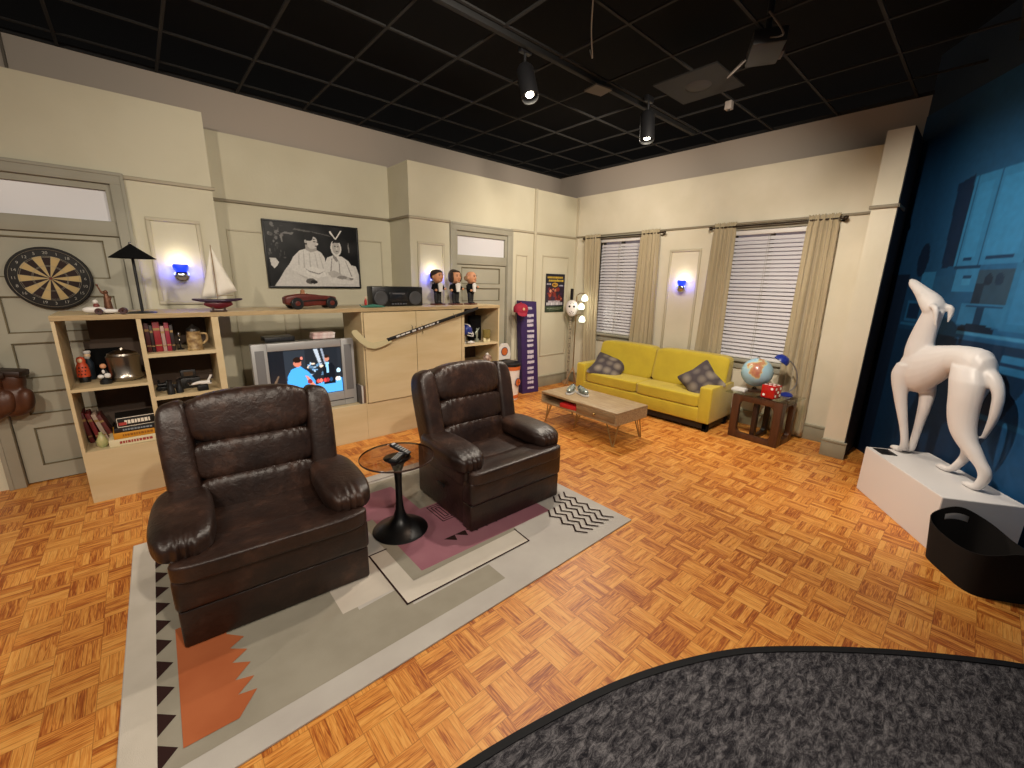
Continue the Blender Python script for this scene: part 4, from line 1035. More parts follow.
# three big-headed figurines
skin = mat('figurine_skin', '#C98E68', .55); dkh = mat('figurine_dark_hair', '#241912', .8, colr2='#33241A', scale=30, bump=.4, bscale=60)
def figurine(x, y, lab, hair, h=.40, rz=0., arm=0):
    t = thing('singer_figurine', lab, 'figurine', (x, y, ZT), rz, group=None); t.scale = (1.22, 1.22, 1.04)
    MB().box(-.058, .058, -.045, .045, 0, .014, bev=.004).build('base', mat('figurine_base_red', '#5A2A18', .5), t)
    o = MB()
    for s in (-1, 1): o.tube([(s*.020, 0, .014), (s*.021, 0, .07), (s*.020, 0, .135)], [.016, .019, .022], 12).puff((s*.021, -.012, .020), (.015, .026, .009), 2.6, 6)
    remesh(o.build('trousers', black, t), .006, 3)
    o = MB().tube([(0, 0, .125), (0, 0, .17), (0, .0, .215), (0, 0, .24)], [.035, .042, .046, .026], 16)
    o.tube([(-.042, 0, .222), (-.062, -.005, .18), (-.050 if arm != 1 else -.075, -.035, .165)], [.018, .017, .013], 10)
    o.tube([(.042, 0, .222), (.062, -.008, .185), (.052, -.045 , .175 if arm < 2 else .20)], [.018, .017, .013], 10)
    remesh(o.build('tail_coat', blackm, t), .006, 3)
    MB().prism([(-.030, .235), (.030, .235), (.018, .145), (-.018, .145)], 'y', -.050, -.035, bev=.003).puff((0, -.045, .236), (.018, .008, .009), 2.4, 6).build('shirt_front', white, t)
    MB().ball((-.052 if arm != 1 else -.078, -.04, .163), .013).ball((.052, -.052, .177 if arm < 2 else .202), .013).build('hands', skin, t)
    def hd(q, o): 
        z = q.z; return Vector((o.x*(1-.20*max(0, -z)), o.y*(1-.1*max(0, -z)), o.z))
    o = MB().puff((0, -.004, .305), (.050, .052, .068), 2.3, 14, fn=hd).puff((0, -.055, .300), (.010, .014, .017), 2.2, 6).ball((-.05, .0, .30), (.009, .012, .016)).ball((.05, .0, .30), (.009, .012, .016)).puff((0, -.045, .262), (.022, .014, .012), 2.2, 6).tube([(0, 0, .23), (0, 0, .26)], .02, 10)
    remesh(o.build('head', skin, t), .005, 2)
    MB().ball((-.018, -.050, .318), .006).ball((.018, -.050, .318), .006).box(-.028, -.010, -.058, -.050, .330, .334).box(.010, .028, -.058, -.050, .330, .334).build('eyes_and_brows', dkh, t)
    MB().box(-.013, .013, -.062, -.055, .269, .274, bev=.001).build('mouth', mat('figurine_mouth', '#7E3026', .5), t)
    if hair == 'short': MB().puff((0, .010, .342), (.058, .056, .042), 2.2, 12).puff((0, .034, .315), (.054, .03, .045), 2.2, 8).build('hair', dkh, t)
    if hair == 'long':
        o = MB().puff((0, .026, .318), (.058, .042, .075), 2.2, 12).puff((-.046, .006, .305), (.018, .038, .062), 2.2, 8).puff((.046, .006, .305), (.018, .038, .062), 2.2, 8).puff((0, .005, .366), (.046, .045, .016), 2.2, 8)
        o.build('hair', dkh, t)
    if hair == 'bald': MB().puff((-.047, .018, .298), (.010, .03, .028), 2.2, 6).puff((.047, .018, .298), (.010, .03, .028), 2.2, 6).puff((0, .045, .295), (.045, .012, .03), 2.2, 6).build('side_hair', mat('figurine_sandy_hair', '#9A7A56', .8), t)
    return t
figurine(2.60, 4.26, 'big-headed figurine in black tailcoat with short dark hair, next to the radio', 'short', rz=math.radians(10))
figurine(2.82, 4.22, 'big-headed figurine in black tailcoat with long dark hair, the middle one of the row', 'long', rz=math.radians(5), arm=1)
figurine(3.02, 4.19, 'bald big-headed figurine in black tailcoat with one arm out, in front of the door', 'bald', rz=math.radians(22), arm=2)

# ---- framed picture above the television
t = thing('framed_photograph', 'large black framed black and white picture of two seated people in white gowns', 'framed picture', (0, 0, 0))
px0, px1, pz0, pz1 = 1.02, 1.988, 1.50, 2.175
f = MB().box(px0, px1, 4.962, 4.998, pz0, pz0+.018, bev=.003).box(px0, px1, 4.962, 4.998, pz1-.018, pz1, bev=.003).box(px0, px0+.018, 4.962, 4.998, pz0+.018, pz1-.018, bev=.003).box(px1-.018, px1, 4.962, 4.998, pz0+.018, pz1-.018, bev=.003)
f.build('frame', black, t)
Q = Paint(lambda x, y: (lambda a: (a, a, a*1.02, 1))(max(.002, .006+.018*noise.noise(Vector((x*6, y*5, 1))))))
for i in range(34):
    r_ = random.Random(i+9); x, y = r_.uniform(.02, .18), r_.uniform(.45, .97); Q.ell(x, y, r_.uniform(.004, .018), r_.uniform(.008, .03), r_.choice(('#4A4846', '#6A6866', '#2E2C2C')))
Q.poly([(.14, .80), (.19, .83), (.27, .82), (.29, .86), (.24, .85), (.20, .86), (.17, .84), (.165, .70), (.155, .70)], '#7A7876').poly([(.28, .90), (.42, .88), (.60, .86), (.70, .83), (.66, .86), (.46, .90), (.30, .925)], '#5A5856')
Q.poly([(.02, .44), (.08, .44), (.11, .38), (.09, .33), (.06, .28), (.03, .33)], '#D0CCC6').poly([(.88, .70), (.89, .75), (.90, .60), (.89, .58)], '#8A8886')
W_ = '#D9D5CF'; W2_ = '#B9B4AE'; W3_ = '#8E8984'; W4_ = '#5E5955'
Q.poly([(.04, .0), (.10, .12), (.16, .26), (.22, .37), (.26, .40), (.9, .38), (.965, .36), (1, .2), (1, 0)], '#CFCBC5')
# left sitter
Q.poly([(.21, .34), (.26, .48), (.33, .58), (.41, .62), (.52, .60), (.57, .56), (.60, .48), (.61, .25), (.40, .18), (.24, .26)], W_)
for a in ((.32, .54, .30, .30), (.37, .58, .36, .30), (.43, .57, .43, .28), (.49, .56, .51, .28), (.54, .54, .57, .30)): Q.poly([(a[0], a[1]), (a[0]+.006, a[1]), (a[2]+.014, a[3]), (a[2], a[3])], W2_)
Q.poly([(.24, .40), (.34, .33), (.40, .20), (.50, .12), (.46, .08), (.30, .22), (.20, .32)], W_).poly([(.36, .30), (.46, .33), (.58, .28), (.61, .18), (.50, .14), (.40, .2)], '#E0DCD6')
Q.poly([(.36, .31), (.42, .24), (.52, .2), (.60, .27), (.52, .22), (.42, .26)], W3_).poly([(.26, .22), (.38, .16), (.46, .06), (.40, .10), (.30, .19)], W2_)
Q.ell(.425, .09, .055, .045, W4_, .3).ell(.46, .075, .04, .03, '#2A2624')
Q.poly([(.395, .60), (.40, .68), (.47, .70), (.52, .66), (.52, .59), (.45, .56)], '#A8A39D')
Q.ell(.475, .715, .058, .10, '#C9C4BE', -.1).ell(.405, .73, .014, .03, '#B5B0AA').poly([(.40, .76), (.415, .85), (.47, .89), (.55, .86), (.555, .79), (.53, .82), (.50, .815), (.46, .82), (.43, .80), (.42, .74)], '#161414')
Q.ell(.44, .80, .045, .06, '#161414').ell(.50, .735, .012, .010, '#3A3634').ell(.53, .73, .008, .010, '#4A4644').poly([(.505, .655), (.535, .66), (.53, .675), (.505, .67)], '#2A2624').poly([(.48, .77), (.515, .765), (.515, .775), (.48, .78)], '#2A2624').ell(.53, .70, .01, .018, '#D9D5CF')
# right sitter
Q.poly([(.61, .20), (.60, .40), (.63, .49), (.70, .53), (.80, .52), (.88, .44), (.94, .30), (.97, .12), (.90, .05), (.66, .06)], W_)
for a in ((.68, .48, .65, .22), (.76, .44, .76, .22), (.84, .44, .90, .18)): Q.poly([(a[0], a[1]), (a[0]+.007, a[1]), (a[2]+.014, a[3]), (a[2], a[3])], W3_)
Q.poly([(.62, .24), (.70, .28), (.80, .20), (.93, .14), (.90, .10), (.76, .15), (.66, .16)], W2_).ell(.79, .16, .06, .03, W3_).ell(.90, .14, .03, .012, W4_)
Q.ell(.74, .655, .062, .135, '#DAD6D0').ell(.742, .655, .045, .105, '#B5B0AA').poly([(.70, .72), (.71, .78), (.76, .80), (.785, .74), (.77, .745), (.72, .74)], '#1C1A19')
Q.ell(.728, .685, .009, .010, '#2A2624').ell(.762, .682, .008, .010, '#2A2624').ell(.748, .645, .008, .02, '#D0CBC5').ell(.748, .60, .016, .008, '#3A3634')
Q.poly([(.735, .80), (.745, .80), (.69, .93), (.675, .93), (.68, .89)], '#E6E2DC').poly([(.735, .80), (.75, .80), (.82, .945), (.805, .95), (.79, .92)], '#E6E2DC')
Q.poly([(.70, .54), (.74, .50), (.755, .44), (.735, .42), (.70, .48)], W3_)
picture('photo_print', (px0+.016, 4.968, pz0+.016), (px1-px0-.032, 0, 0), (0, 0, pz1-pz0-.032), 190, 130, Q, attr_material('photo_paper', .4, 0, .3), t, grain=.12)

# ---- poster by the corner
t = thing('film_poster', 'small dark poster with yellow lettering above red figures on the wall by the corner', 'poster', (0, 0, 0))
Q = Paint('#20202E')
Q.rect(0, 1, .0, .16, '#2E3A28').rect(0, 1, .25, .70, '#2A1E2C')
def blob(x0, x1, y, h, c, seed, dens=14):
    r_ = random.Random(seed); x = x0
    while x < x1:
        w_ = r_.uniform(.03, .06); Q.rect(x, min(x1, x+w_), y-h/2, y+h/2*r_.uniform(.7, 1), c); x += w_+.015
blob(.08, .90, .91, .055, '#C9A63A', 1); blob(.14, .93, .83, .055, '#CDAE3E', 2); Q.ell(.48, .72, .16, .055, '#C79A3C'); blob(.38, .60, .72, .05, '#5A3A18', 3); blob(.05, .28, .74, .03, '#B9B2C4', 4); blob(.70, .95, .70, .03, '#A9A6BC', 5)
for i in range(40):
    r_ = random.Random(i+50); Q.ell(r_.uniform(.12, .85), r_.uniform(.30, .62), r_.uniform(.03, .10), r_.uniform(.02, .06), r_.choice(('#7E2A22', '#A84A34', '#5A1A1C', '#B86A50', '#3A2440', '#8A3A2A')))
Q.ell(.25, .56, .06, .04, '#D89A7A').ell(.5, .58, .05, .035, '#C07A5A'); blob(.06, .92, .22, .08, '#D5D0D6', 6); blob(.14, .80, .285, .05, '#C9BCC4', 7); blob(.10, .90, .10, .02, '#8A947A', 8); blob(.2, .8, .06, .015, '#8A947A', 9)
MB().box(4.632, 5.052, 4.491, 4.4985, 1.168, 1.745).build('backing', black, t)
picture('poster_print', (4.634, 4.4905, 1.170), (.416, 0, 0), (0, 0, .573), 60, 84, Q, attrp, t)

# ---- dartboard on the door
DB = (-.475, 4.655, 1.562)
t = thing('dartboard', 'round dartboard in dark maroon and cream hung on the left door', 'dartboard', DB)
R_ = .222
MB().lathe([(0, 0), (R_, 0), (R_+.002, .015), (R_-.004, .032), (R_-.012, .035), (0, .035)], M=rotm(PI/2), seg=64).build('board_rim', mat('dartboard_black', '#15120F', .7), t)
cream_s = mat('sisal_cream', '#B79E6C', .8); dark_s = mat('sisal_maroon', '#24110E', .8)
y_ = -.0355
sec = {0: MB(), 1: MB()}
for k in range(20):
    a0 = PI/2-PI/20+k*PI/10; a1 = a0+PI/10
    for r0, r1, sw in ((.009, .086, 0), (.086, .092, 1), (.092, .150, 0), (.150, .157, 1)):
        pts = []
        for j in range(5): a = a0+(a1-a0)*j/4; pts.append((r1*math.cos(a), y_, r1*math.sin(a)))
        for j in range(4, -1, -1): a = a0+(a1-a0)*j/4; pts.append((r0*math.cos(a), y_, r0*math.sin(a)))
        sec[(k+0) % 2].face(pts)
sec[0].build('dark_sectors', dark_s, t, smooth=False); sec[1].build('cream_sectors', cream_s, t, smooth=False)
wr = MB()
for r in (.086, .092, .150, .158):
    wr.tube([(r*math.cos(a), y_-.001, r*math.sin(a)) for a in [2*PI*k/48 for k in range(49)]], .0009, 5)
for k in range(20):
    a = PI/2-PI/20+k*PI/10; wr.tube([(.01*math.cos(a), y_-.001, .01*math.sin(a)), (.158*math.cos(a), y_-.001, .158*math.sin(a))], .0008, 5)
wr.tube([(.205*math.cos(a), y_-.001, .205*math.sin(a)) for a in [2*PI*k/48 for k in range(49)]], .0016, 6)
wr.build('wire_spider', mat('dull_wire', '#8E8878', .4, .7), t)
MB().cyl((0, y_, 0), (0, y_-.001, 0), .009, .009).build('bullseye', mat('bull_red', '#6A1E1A', .7), t)
nums = [20, 1, 18, 4, 13, 6, 10, 15, 2, 17, 3, 19, 7, 16, 8, 11, 14, 9, 12, 5]
for k, n_ in enumerate(nums):
    a = PI/2-k*PI/10
    text_part('number', str(n_), .028, mat('number_grey', '#9A968C', .5), t, (.181*math.cos(a), y_-.0005, .181*math.sin(a)), (PI/2, 0, 0))
# boxing gloves on the door
t = thing('boxing_gloves', 'pair of worn brown leather boxing gloves hanging on the left door at the picture edge', 'boxing gloves', (-.905, 4.52, .55), 0)
gl_ = mat('worn_brown_leather', '#5A3420', .45, colr2='#3A2014', scale=7, bump=.2, bscale=30)
for dx, dy, rz, nm in ((-.02, 0, .2, 'front_glove'), (.085, .055, -.3, 'rear_glove')):
    o = MB().puff((0, 0, .14), (.105, .075, .115), 2.5, 14).puff((.0, -.0, .29), (.075, .06, .08), 2.8, 10).puff((.09, -.03, .16), (.04, .045, .085), 2.3, 10).build(nm, gl_, t, loc=(dx, dy, 0)); o.rotation_euler = (0, .12, rz); remesh(o, .012, 4)
    MB().box(-.078, .078, -.063, .063, .33, .375, bev=.012).build('cuff', mat('cuff_dark', '#2E1C14', .5), o)
MB().tube([(-.02, 0, .37), (.0, .05, .46), (.03, .10, .52), (.06, .06, .45), (.08, .055, .37)], .006, 8).tube([(.03, .11, .52), (.03, .125, .52)], .008, 8).build('laces', mat('lace_tan', '#9A8A70', .8), t)
MB().ball((-.02, -.0, .42), .035).build('metal_cup', chrome, t)

# ---- sconces
blueg = emat('lit_blue_glass', '#1636FF', 1.1, '#1430C8')
def sconce(loc, rz, lab):
    t = thing('wall_sconce', lab, 'wall lamp', loc, rz)
    MB().lathe([(0, -.075), (.025, -.070), (.045, -.052), (.055, -.025), (.055, .0), (.045, .012), (0, .012)], seg=24, sy=.8).build('chrome_cup', chrome, t)
    MB().box(-.03, .03, .035, .052, -.05, .02, bev=.004).tube([(0, .05, -.02), (0, .0, -.02)], .012).build('wall_plate', chrome, t)
    MB().lathe([(.035, .012), (.050, .03), (.055, .055), (.050, .075), (.047, .075), (.050, .055), (.045, .03), (.03, .016)], seg=24, sy=.8).build('blue_glass_shade', blueg, t)
    MB().ball((0, 0, .045), .018).build('bulb', emat('warm_bulb', '#FFE2A0', 3., '#FFF0D0'), t)
    return t
sconce((.295, 4.585, 1.62), 0, 'lit blue glass and chrome sconce in the panel behind the sailboat')
sconce((2.67, 4.445, 1.62), 0, 'lit blue glass and chrome sconce behind the short-haired figurine')
sconce((5.235, 2.665, 1.60), -PI/2, 'lit blue glass and chrome sconce on the panel between the windows')

# ---- bookcase contents
def book(x, y, z, w_, d, h, c, lab, rz=0, lean=0, grp=None):
    t = thing('book', lab, 'book', (x, y, z), rz, grp, ry=lean)
    MB().box(0, w_, 0, d, 0, h, bev=.0015).build('cover', mat('cover_'+c, c, .5, colr2=c, scale=5), t)
    MB().box(.002, w_-.002, .004, d+.001, -.0004+.003, h+.0006-.002).build('pages', mat('page_cream', '#CDBE9E', .8), t)
    MB().box(.0+.001, w_-.001, -.001, .001, h*.72, h*.80).box(.001, w_-.001, -.001, .001, h*.2, h*.24).build('spine_label', mat('gilt', '#9A7A4A', .5), t)
x = -.012
for w_, c, h, lb in ((.026, '#4A1418', .215, 'dark red book at the left end of the top right compartment'), (.018, '#2A1A18', .20, 'thin near-black book second from the left in the top right compartment'), (.040, '#8A1822', .222, 'thick bright red book in the row beside the stein'), (.022, '#A88A80', .19, 'pale pink book right of the thick bright red one'), (.026, '#8E1C34', .215, 'crimson book right of the pale pink one'), (.020, '#241616', .195, 'black book at the right end of the row beside the stein')):
    book(x, 4.075, 1.0405, w_, .16, h, c, lb); x += w_+.0025
t = thing('microphone_trophy', 'small chrome microphone trophy between the red books and the stein', 'trophy', (.185, 4.12, 1.0405))
MB().lathe([(0, 0), (.022, 0), (.022, .008), (.005, .014), (.004, .10), (0, .10)]).build('stem', steel, t)
MB().ball((0, 0, .118), (.014, .014, .02)).build('head', chrome, t); MB().ball((.0, -.004, .075), .007).build('joint', chrome, t)
t = thing('beer_stein', 'cream and brown beer stein with a lid in the top right compartment', 'stein', (.272, 4.05, 1.0405))
st = mat('stein_cream', '#B79B6A', .5, colr2='#6E5230', scale=26, bump=.5, bscale=45)
MB().lathe([(0, 0), (.052, 0), (.054, .01), (.048, .02), (.050, .06), (.046, .11), (.042, .135), (.045, .145), (0, .145)]).build('body', st, t)
MB().lathe([(.045, .146), (.040, .165), (.02, .18), (.008, .195), (0, .20)]).build('lid', steel, t)
MB().tube(smoothline([Vector(p) for p in ((.043, 0, .125), (.078, 0, .12), (.08, 0, .075), (.05, 0, .045))]), .008, 10).build('handle', st, t)
t = thing('binoculars', 'black binoculars standing at the front of the lower right compartment', 'binoculars', (.105, 4.03, .7175), .3)
for s in (-1, 1): MB().lathe([(0, 0), (.024, 0), (.024, .03), (.018, .05), (.014, .09), (.016, .105), (0, .105)], c=(s*.028, 0, 0)).build('barrel', black, t)
MB().box(-.016, .016, -.008, .008, .04, .075, bev=.003).build('hinge', steel, t)
t = thing('toy_camera', 'old black folding camera at the back of the lower right compartment', 'camera', (.205, 4.18, .7175))
MB().box(-.07, .07, -.03, .03, 0, .085, bev=.006).box(-.05, .05, -.02, .02, .085, .15, bev=.006).build('body', mat('camera_black', '#1A1715', .5), t)
MB().cyl((0, -.03, .045), (0, -.055, .045), .026, .022).build('lens', black, t); MB().cyl((0, -.055, .045), (0, -.057, .045), .015, .015).build('lens_glass', chrome, t)
MB().box(-.03, .03, -.023, -.019, .10, .135).build('viewfinder', mat('brown_glass', '#4A3A2C', .2), t)
t = thing('model_steam_engine', 'low black model engine at the left of the lower right compartment', 'model', (.035, 4.19, .7175), .1)
MB().box(-.04, .045, -.02, .02, .01, .03, bev=.003).cyl((-.03, 0, .045), (.03, 0, .045), .018, .018).box(.02, .045, -.02, .02, .03, .075, bev=.003).cyl((-.02, 0, .06), (-.02, 0, .085), .006, .008).build('engine_body', black, t)
for x in (-.028, 0, .028):
    for y in (-.024, .024): MB().cyl((x, y-.003, .0125), (x, y+.003, .0125), .012, .012, 14).build('wheel', steel, t)
t = thing('space_shuttle_model', 'white model space shuttle on a black stand in the lower right compartment', 'model', (.275, 4.02, .7175), .1)
MB().box(-.035, .035, -.022, .022, 0, .045, bev=.004).build('stand', black, t)
shw = mat('toy_white', '#D8D3CC', .4)
o = MB().tube([(-.07, 0, .056), (-.055, 0, .060), (-.03, 0, .064), (.05, 0, .064)], [.003, .009, .013, .014], 12).build('fuselage', shw, t)
MB().prism([(-.03, 0), (.055, -.05), (.058, .05)], 'z', .055, .059).prism([(.03, .07), (.048, .075), (.075, .118), (.058, .118)], 'y', -.002, .002).build('wings_and_fin', shw, t)
MB().cyl((.05, 0, .066), (.062, 0, .066), .008, .011, 12).build('engine_bell', steel, t)
# left upper compartment
t = thing('orange_robed_figurine', 'figurine in an orange spotted robe and hood at the left of the upper left compartment', 'figurine', (-.385, 4.25, .8355), -.2)
MB().lathe([(0, 0), (.03, 0), (.032, .035), (.03, .04), (0, .04)]).build('plinth', black, t)
org_ = mat('robe_orange', '#D2502C', .5)
o = MB().lathe([(0, .04), (.036, .04), (.036, .08), (.031, .12), (.022, .14), (.025, .155), (.020, .178), (0, .188)], seg=24).build('robe', org_, t)
MB().ball((0, -.016, .158), (.015, .012, .017)).build('face', mat('figurine_pale_skin', '#E2C29A', .5), t)
b_ = MB()
for k, z in enumerate((.06, .085, .11)):
    for a in (-.5, .0, .5): b_.ball((.034*math.sin(a+.15*k), -.034*math.cos(a+.15*k), z), .005, seg=8, rings=6)
b_.build('spots', black, t)
t = thing('sailor_figurine', 'sailor figurine in a dark blue coat and white cap behind the orange robed one', 'figurine', (-.355, 4.34, .8355), -.1)
MB().tube([(0, 0, 0), (0, 0, .06), (0, 0, .12), (0, 0, .155)], [.024, .026, .028, .014], 14).build('coat', mat('navy_coat', '#15222E', .6), t)
MB().ball((0, -.002, .178), (.019, .019, .023)).build('head', mat('figurine_pale_skin', '#E2C29A', .5), t)
MB().lathe([(0, .19), (.019, .192), (.024, .205), (.02, .213), (0, .214)]).build('cap', white, t)
MB().puff((0, -.012, .166), (.015, .01, .013), 2.3, 6).build('beard', mat('beard_grey', '#A9A49A', .8), t)
t = thing('seated_waiter_figurine', 'small black and white seated figurine in the middle of the upper left compartment', 'figurine', (-.268, 4.10, .8355), -.2)
MB().lathe([(0, 0), (.034, 0), (.034, .02), (.026, .03), (0, .03)]).tube([(-.0, .005, .03), (0, .005, .07), (0, .005, .10)], [.022, .024, .012], 12).build('dark_suit', black, t)
MB().puff((-.018, -.012, .055), (.018, .016, .014), 2.3, 6).puff((.018, -.014, .06), (.018, .016, .018), 2.3, 6).puff((0, -.016, .09), (.008, .006, .014), 2.3, 6).build('white_apron', white, t)
MB().ball((0, 0, .127), .018).build('head', skin, t)
t = thing('silver_ice_bucket', 'polished silver lidded bucket in the upper left compartment', 'ice bucket', (-.158, 4.17, .8355)); t.scale = (1, 1, 1.1)
MB().lathe([(0, 0), (.07, 0), (.098, .02), (.10, .03), (.088, .05), (.092, .12), (.096, .165), (.09, .172), (0, .172)], seg=36).build('bucket', mat('tarnished_silver', '#9A9288', .28, 1.), t)
MB().lathe([(.088, .173), (.085, .185), (.05, .20), (.015, .207), (.010, .22), (0, .224)], seg=36).build('lid', mat('tarnished_silver', '#9A9288', .28, 1.), t)
t = thing('dark_picture_box', 'dark framed box leaning at the back of the upper left compartment', 'box', (-.36, 4.425, .8355))
MB().box(-.005, .20, -.012, .012, 0, .215, bev=.003).build('box_frame', blackm, t)
# left lower compartment
for k, (x, c, lb) in enumerate(((-.425, '#5A1A1C', 'dark red book leaning at the left of the lower left compartment'), (-.385, '#7A2426', 'red book second from the left in the lower left compartment'), (-.345, '#B09A88', 'pale striped book leaning in the lower left compartment'), (-.312, '#5E2420', 'brown red book leaning rightmost before the board games'))):
    book(x, 4.19, .386, .024, .15, .235-.01*k, c, lb, 0, math.radians(-7-3*k))
zz_ = .3835
for k, (w_, d, h, c, c2, lb) in enumerate(((.285, .20, .052, '#D9CDA9', '#9A2E2A', 'cream board game box at the bottom of the stack'), (.245, .19, .046, '#C98A22', '#8E5A14', 'orange board game box second from the bottom of the stack'), (.235, .19, .034, '#141416', '#7E8890', 'thin black board game box third from the bottom of the stack'), (.225, .18, .078, '#15120F', '#E4DCCB', 'thick black board game box with white edging on top of the stack'))):
    t = thing('board_game_box', lb, 'board game', (-.175+.008*k, 4.10, zz_), math.radians((0, 2, -1, 3)[k]))
    MB().box(-w_/2, w_/2, -d/2, d/2, 0, h-.0008, bev=.002).build('box', mat('game_'+c, c, .45), t)
    b_ = MB(); r_ = random.Random(k+30)
    yf_ = -d/2-.0008; x = -w_*.30
    while x < w_*.34: ww = r_.uniform(.008, .018); b_.box(x, x+ww, yf_, yf_+.002, h*.32, h*.68); x += ww+.004
    if k == 3:
        for z in (.004, h-.008): b_.box(-w_/2+.004, w_/2-.004, yf_, yf_+.002, z, z+.004)
        for xx in (-w_/2+.004, w_/2-.007): b_.box(xx, xx+.003, yf_, yf_+.002, .004, h-.004)
    b_.build('printed_title', mat('gt_'+c2, c2, .5), t)
    if k == 3: MB().box(-w_/2+.012, -w_/2+.055, yf_-.0005, yf_+.001, .018, .040).build('red_badge', mat('badge_red', '#A83A34', .5), t)
    zz_ += h
t = thing('vase', 'small pale yellow green vase beside the board games', 'vase', (-.352, 4.05, .3835))
MB().lathe([(0, 0), (.018, 0), (.030, .02), (.032, .05), (.018, .085), (.010, .10), (.012, .112), (.008, .112), (0, .1)]).build('body', mat('pale_glaze', '#B9B07A', .35, colr2='#8E9A6A', scale=20), t)
# ---- open shelf contents at the right
t = thing('blue_football_helmet', 'blue and white helmet trophy on a stand in the right open shelf', 'helmet', (2.895, 4.13, .8805), .4)
MB().puff((0, 0, .15), (.075, .085, .075), 2.3, 12, fn=lambda q, o: Vector((o.x, o.y, o.z if q.z > -.4 else o.z*.75))).build('shell', mat('helmet_blue', '#1B2C78', .25, coat=.5), t)
MB().tube([(-.05, -.07, .13), (0, -.115, .115), (.05, -.07, .13)], .005, 8).tube([(-.05, -.06, .10), (0, -.11, .085), (.05, -.06, .10)], .005, 8).tube([(0, -.115, .115), (0, -.11, .085)], .005, 8).puff((0, 0, .20), (.012, .075, .03), 2.3, 6).build('face_guard', white, t)
MB().lathe([(0, 0), (.055, 0), (.055, .012), (.012, .02), (.012, .085), (0, .085)]).build('stand', chrome, t)
t = thing('figure_trophy', 'small pale figure trophy in the right open shelf', 'trophy', (3.06, 4.12, .8805))
pal = mat('trophy_pewter', '#A9B0A2', .3, .6)
MB().box(-.02, .02, -.02, .02, 0, .04, bev=.003).build('plinth', pal, t)
remesh(MB().tube([(0, 0, .035), (.003, 0, .08), (0, 0, .12), (.002, 0, .145)], [.010, .013, .015, .008], 10).ball((.002, 0, .158), .012).tube([(0, 0, .13), (.025, 0, .15), (.038, 0, .175)], [.007, .006, .005], 8).tube([(0, 0, .13), (-.022, 0, .115), (-.02, 0, .09)], [.007, .006, .005], 8).build('figure', pal, t), .004, 2)
t = thing('two_legged_glass_mug', 'amber glass mug on two white feet at the right of the open shelf', 'mug', (3.165, 4.06, .8805), 0)
MB().lathe([(0, .05), (.042, .05), (.046, .06), (.050, .15), (.046, .15), (.04, .06), (0, .058)]).build('glass_body', mat('amber_glass', '#9A8A50', .15, trans=.4), t)
for s in (-1, 1): MB().lathe([(0, 0), (.020, 0), (.024, .02), (.018, .052), (0, .052)], c=(s*.026, 0, 0)).build('foot', mat('ivory', '#D6C9A2', .5), t)
t = thing('storage_case', 'black upright case at the back of the right open shelf', 'box', (3.12, 4.25, .8805))
MB().box(-.085, .085, -.03, .03, 0, .31, bev=.006).build('case', blackm, t)
t = thing('white_ceramic_dish', 'small white ceramic dish in front of the blue helmet', 'dish', (2.90, 4.02, .8805))
MB().lathe([(0, 0), (.03, 0), (.05, .02), (.047, .022), (.028, .006), (0, .005)]).build('bowl', white, t); MB().ball((.0, 0, .022), (.02, .02, .016)).build('soap', white, t)
t = thing('ornament', 'small brown and white ornament in the lower compartment of the right open shelf', 'ornament', (3.17, 4.05, .6185))
MB().puff((0, 0, .05), (.06, .04, .05), 2.4, 10).build('body', mat('ornament_brown', '#4A2A20', .4, colr2='#C9B0A0', scale=25), t)
MB().ball((0, 0, .105), .02).build('knob', white, t)

# ------------------------------------------------------------------ plinth, greyhound and basket
PA = Vector((4.258, .447, 0)); pu = Vector((-.831, -.556, 0)); pn = Vector((.556, -.831, 0))
c4 = [PA, PA+pu*.865, PA+pu*.865+pn*.425, PA+pn*.425]
t = thing('white_display_plinth', 'low white display plinth under the greyhound statue', 'plinth', (0, 0, 0))
MB().prism([(p.x, p.y) for p in c4], 'z', 0, .367, bev=.003).build('plinth_body', mat('plinth_white', '#DEDBDA', .42), t)
sg = MB(); q0 = PA+pu*.03+pn*.03
T = Matrix.Translation((q0.x, q0.y, .367)) @ Matrix.Rotation(math.atan2(pu.y, pu.x), 4, 'Z')
tt = MB().box(0, .13, 0, .10, 0, .006, bev=.001, M=T).build('small_sign', black); tag(tt, 'small black sign plate lying at the far end of the white plinth', 'sign')
DG = Vector((4.343, .233, .3665)); fw = math.atan2(.6709, .7416)
t = thing('greyhound_statue', 'white greyhound statue standing with its head raised on the plinth', 'statue', DG, fw+PI)
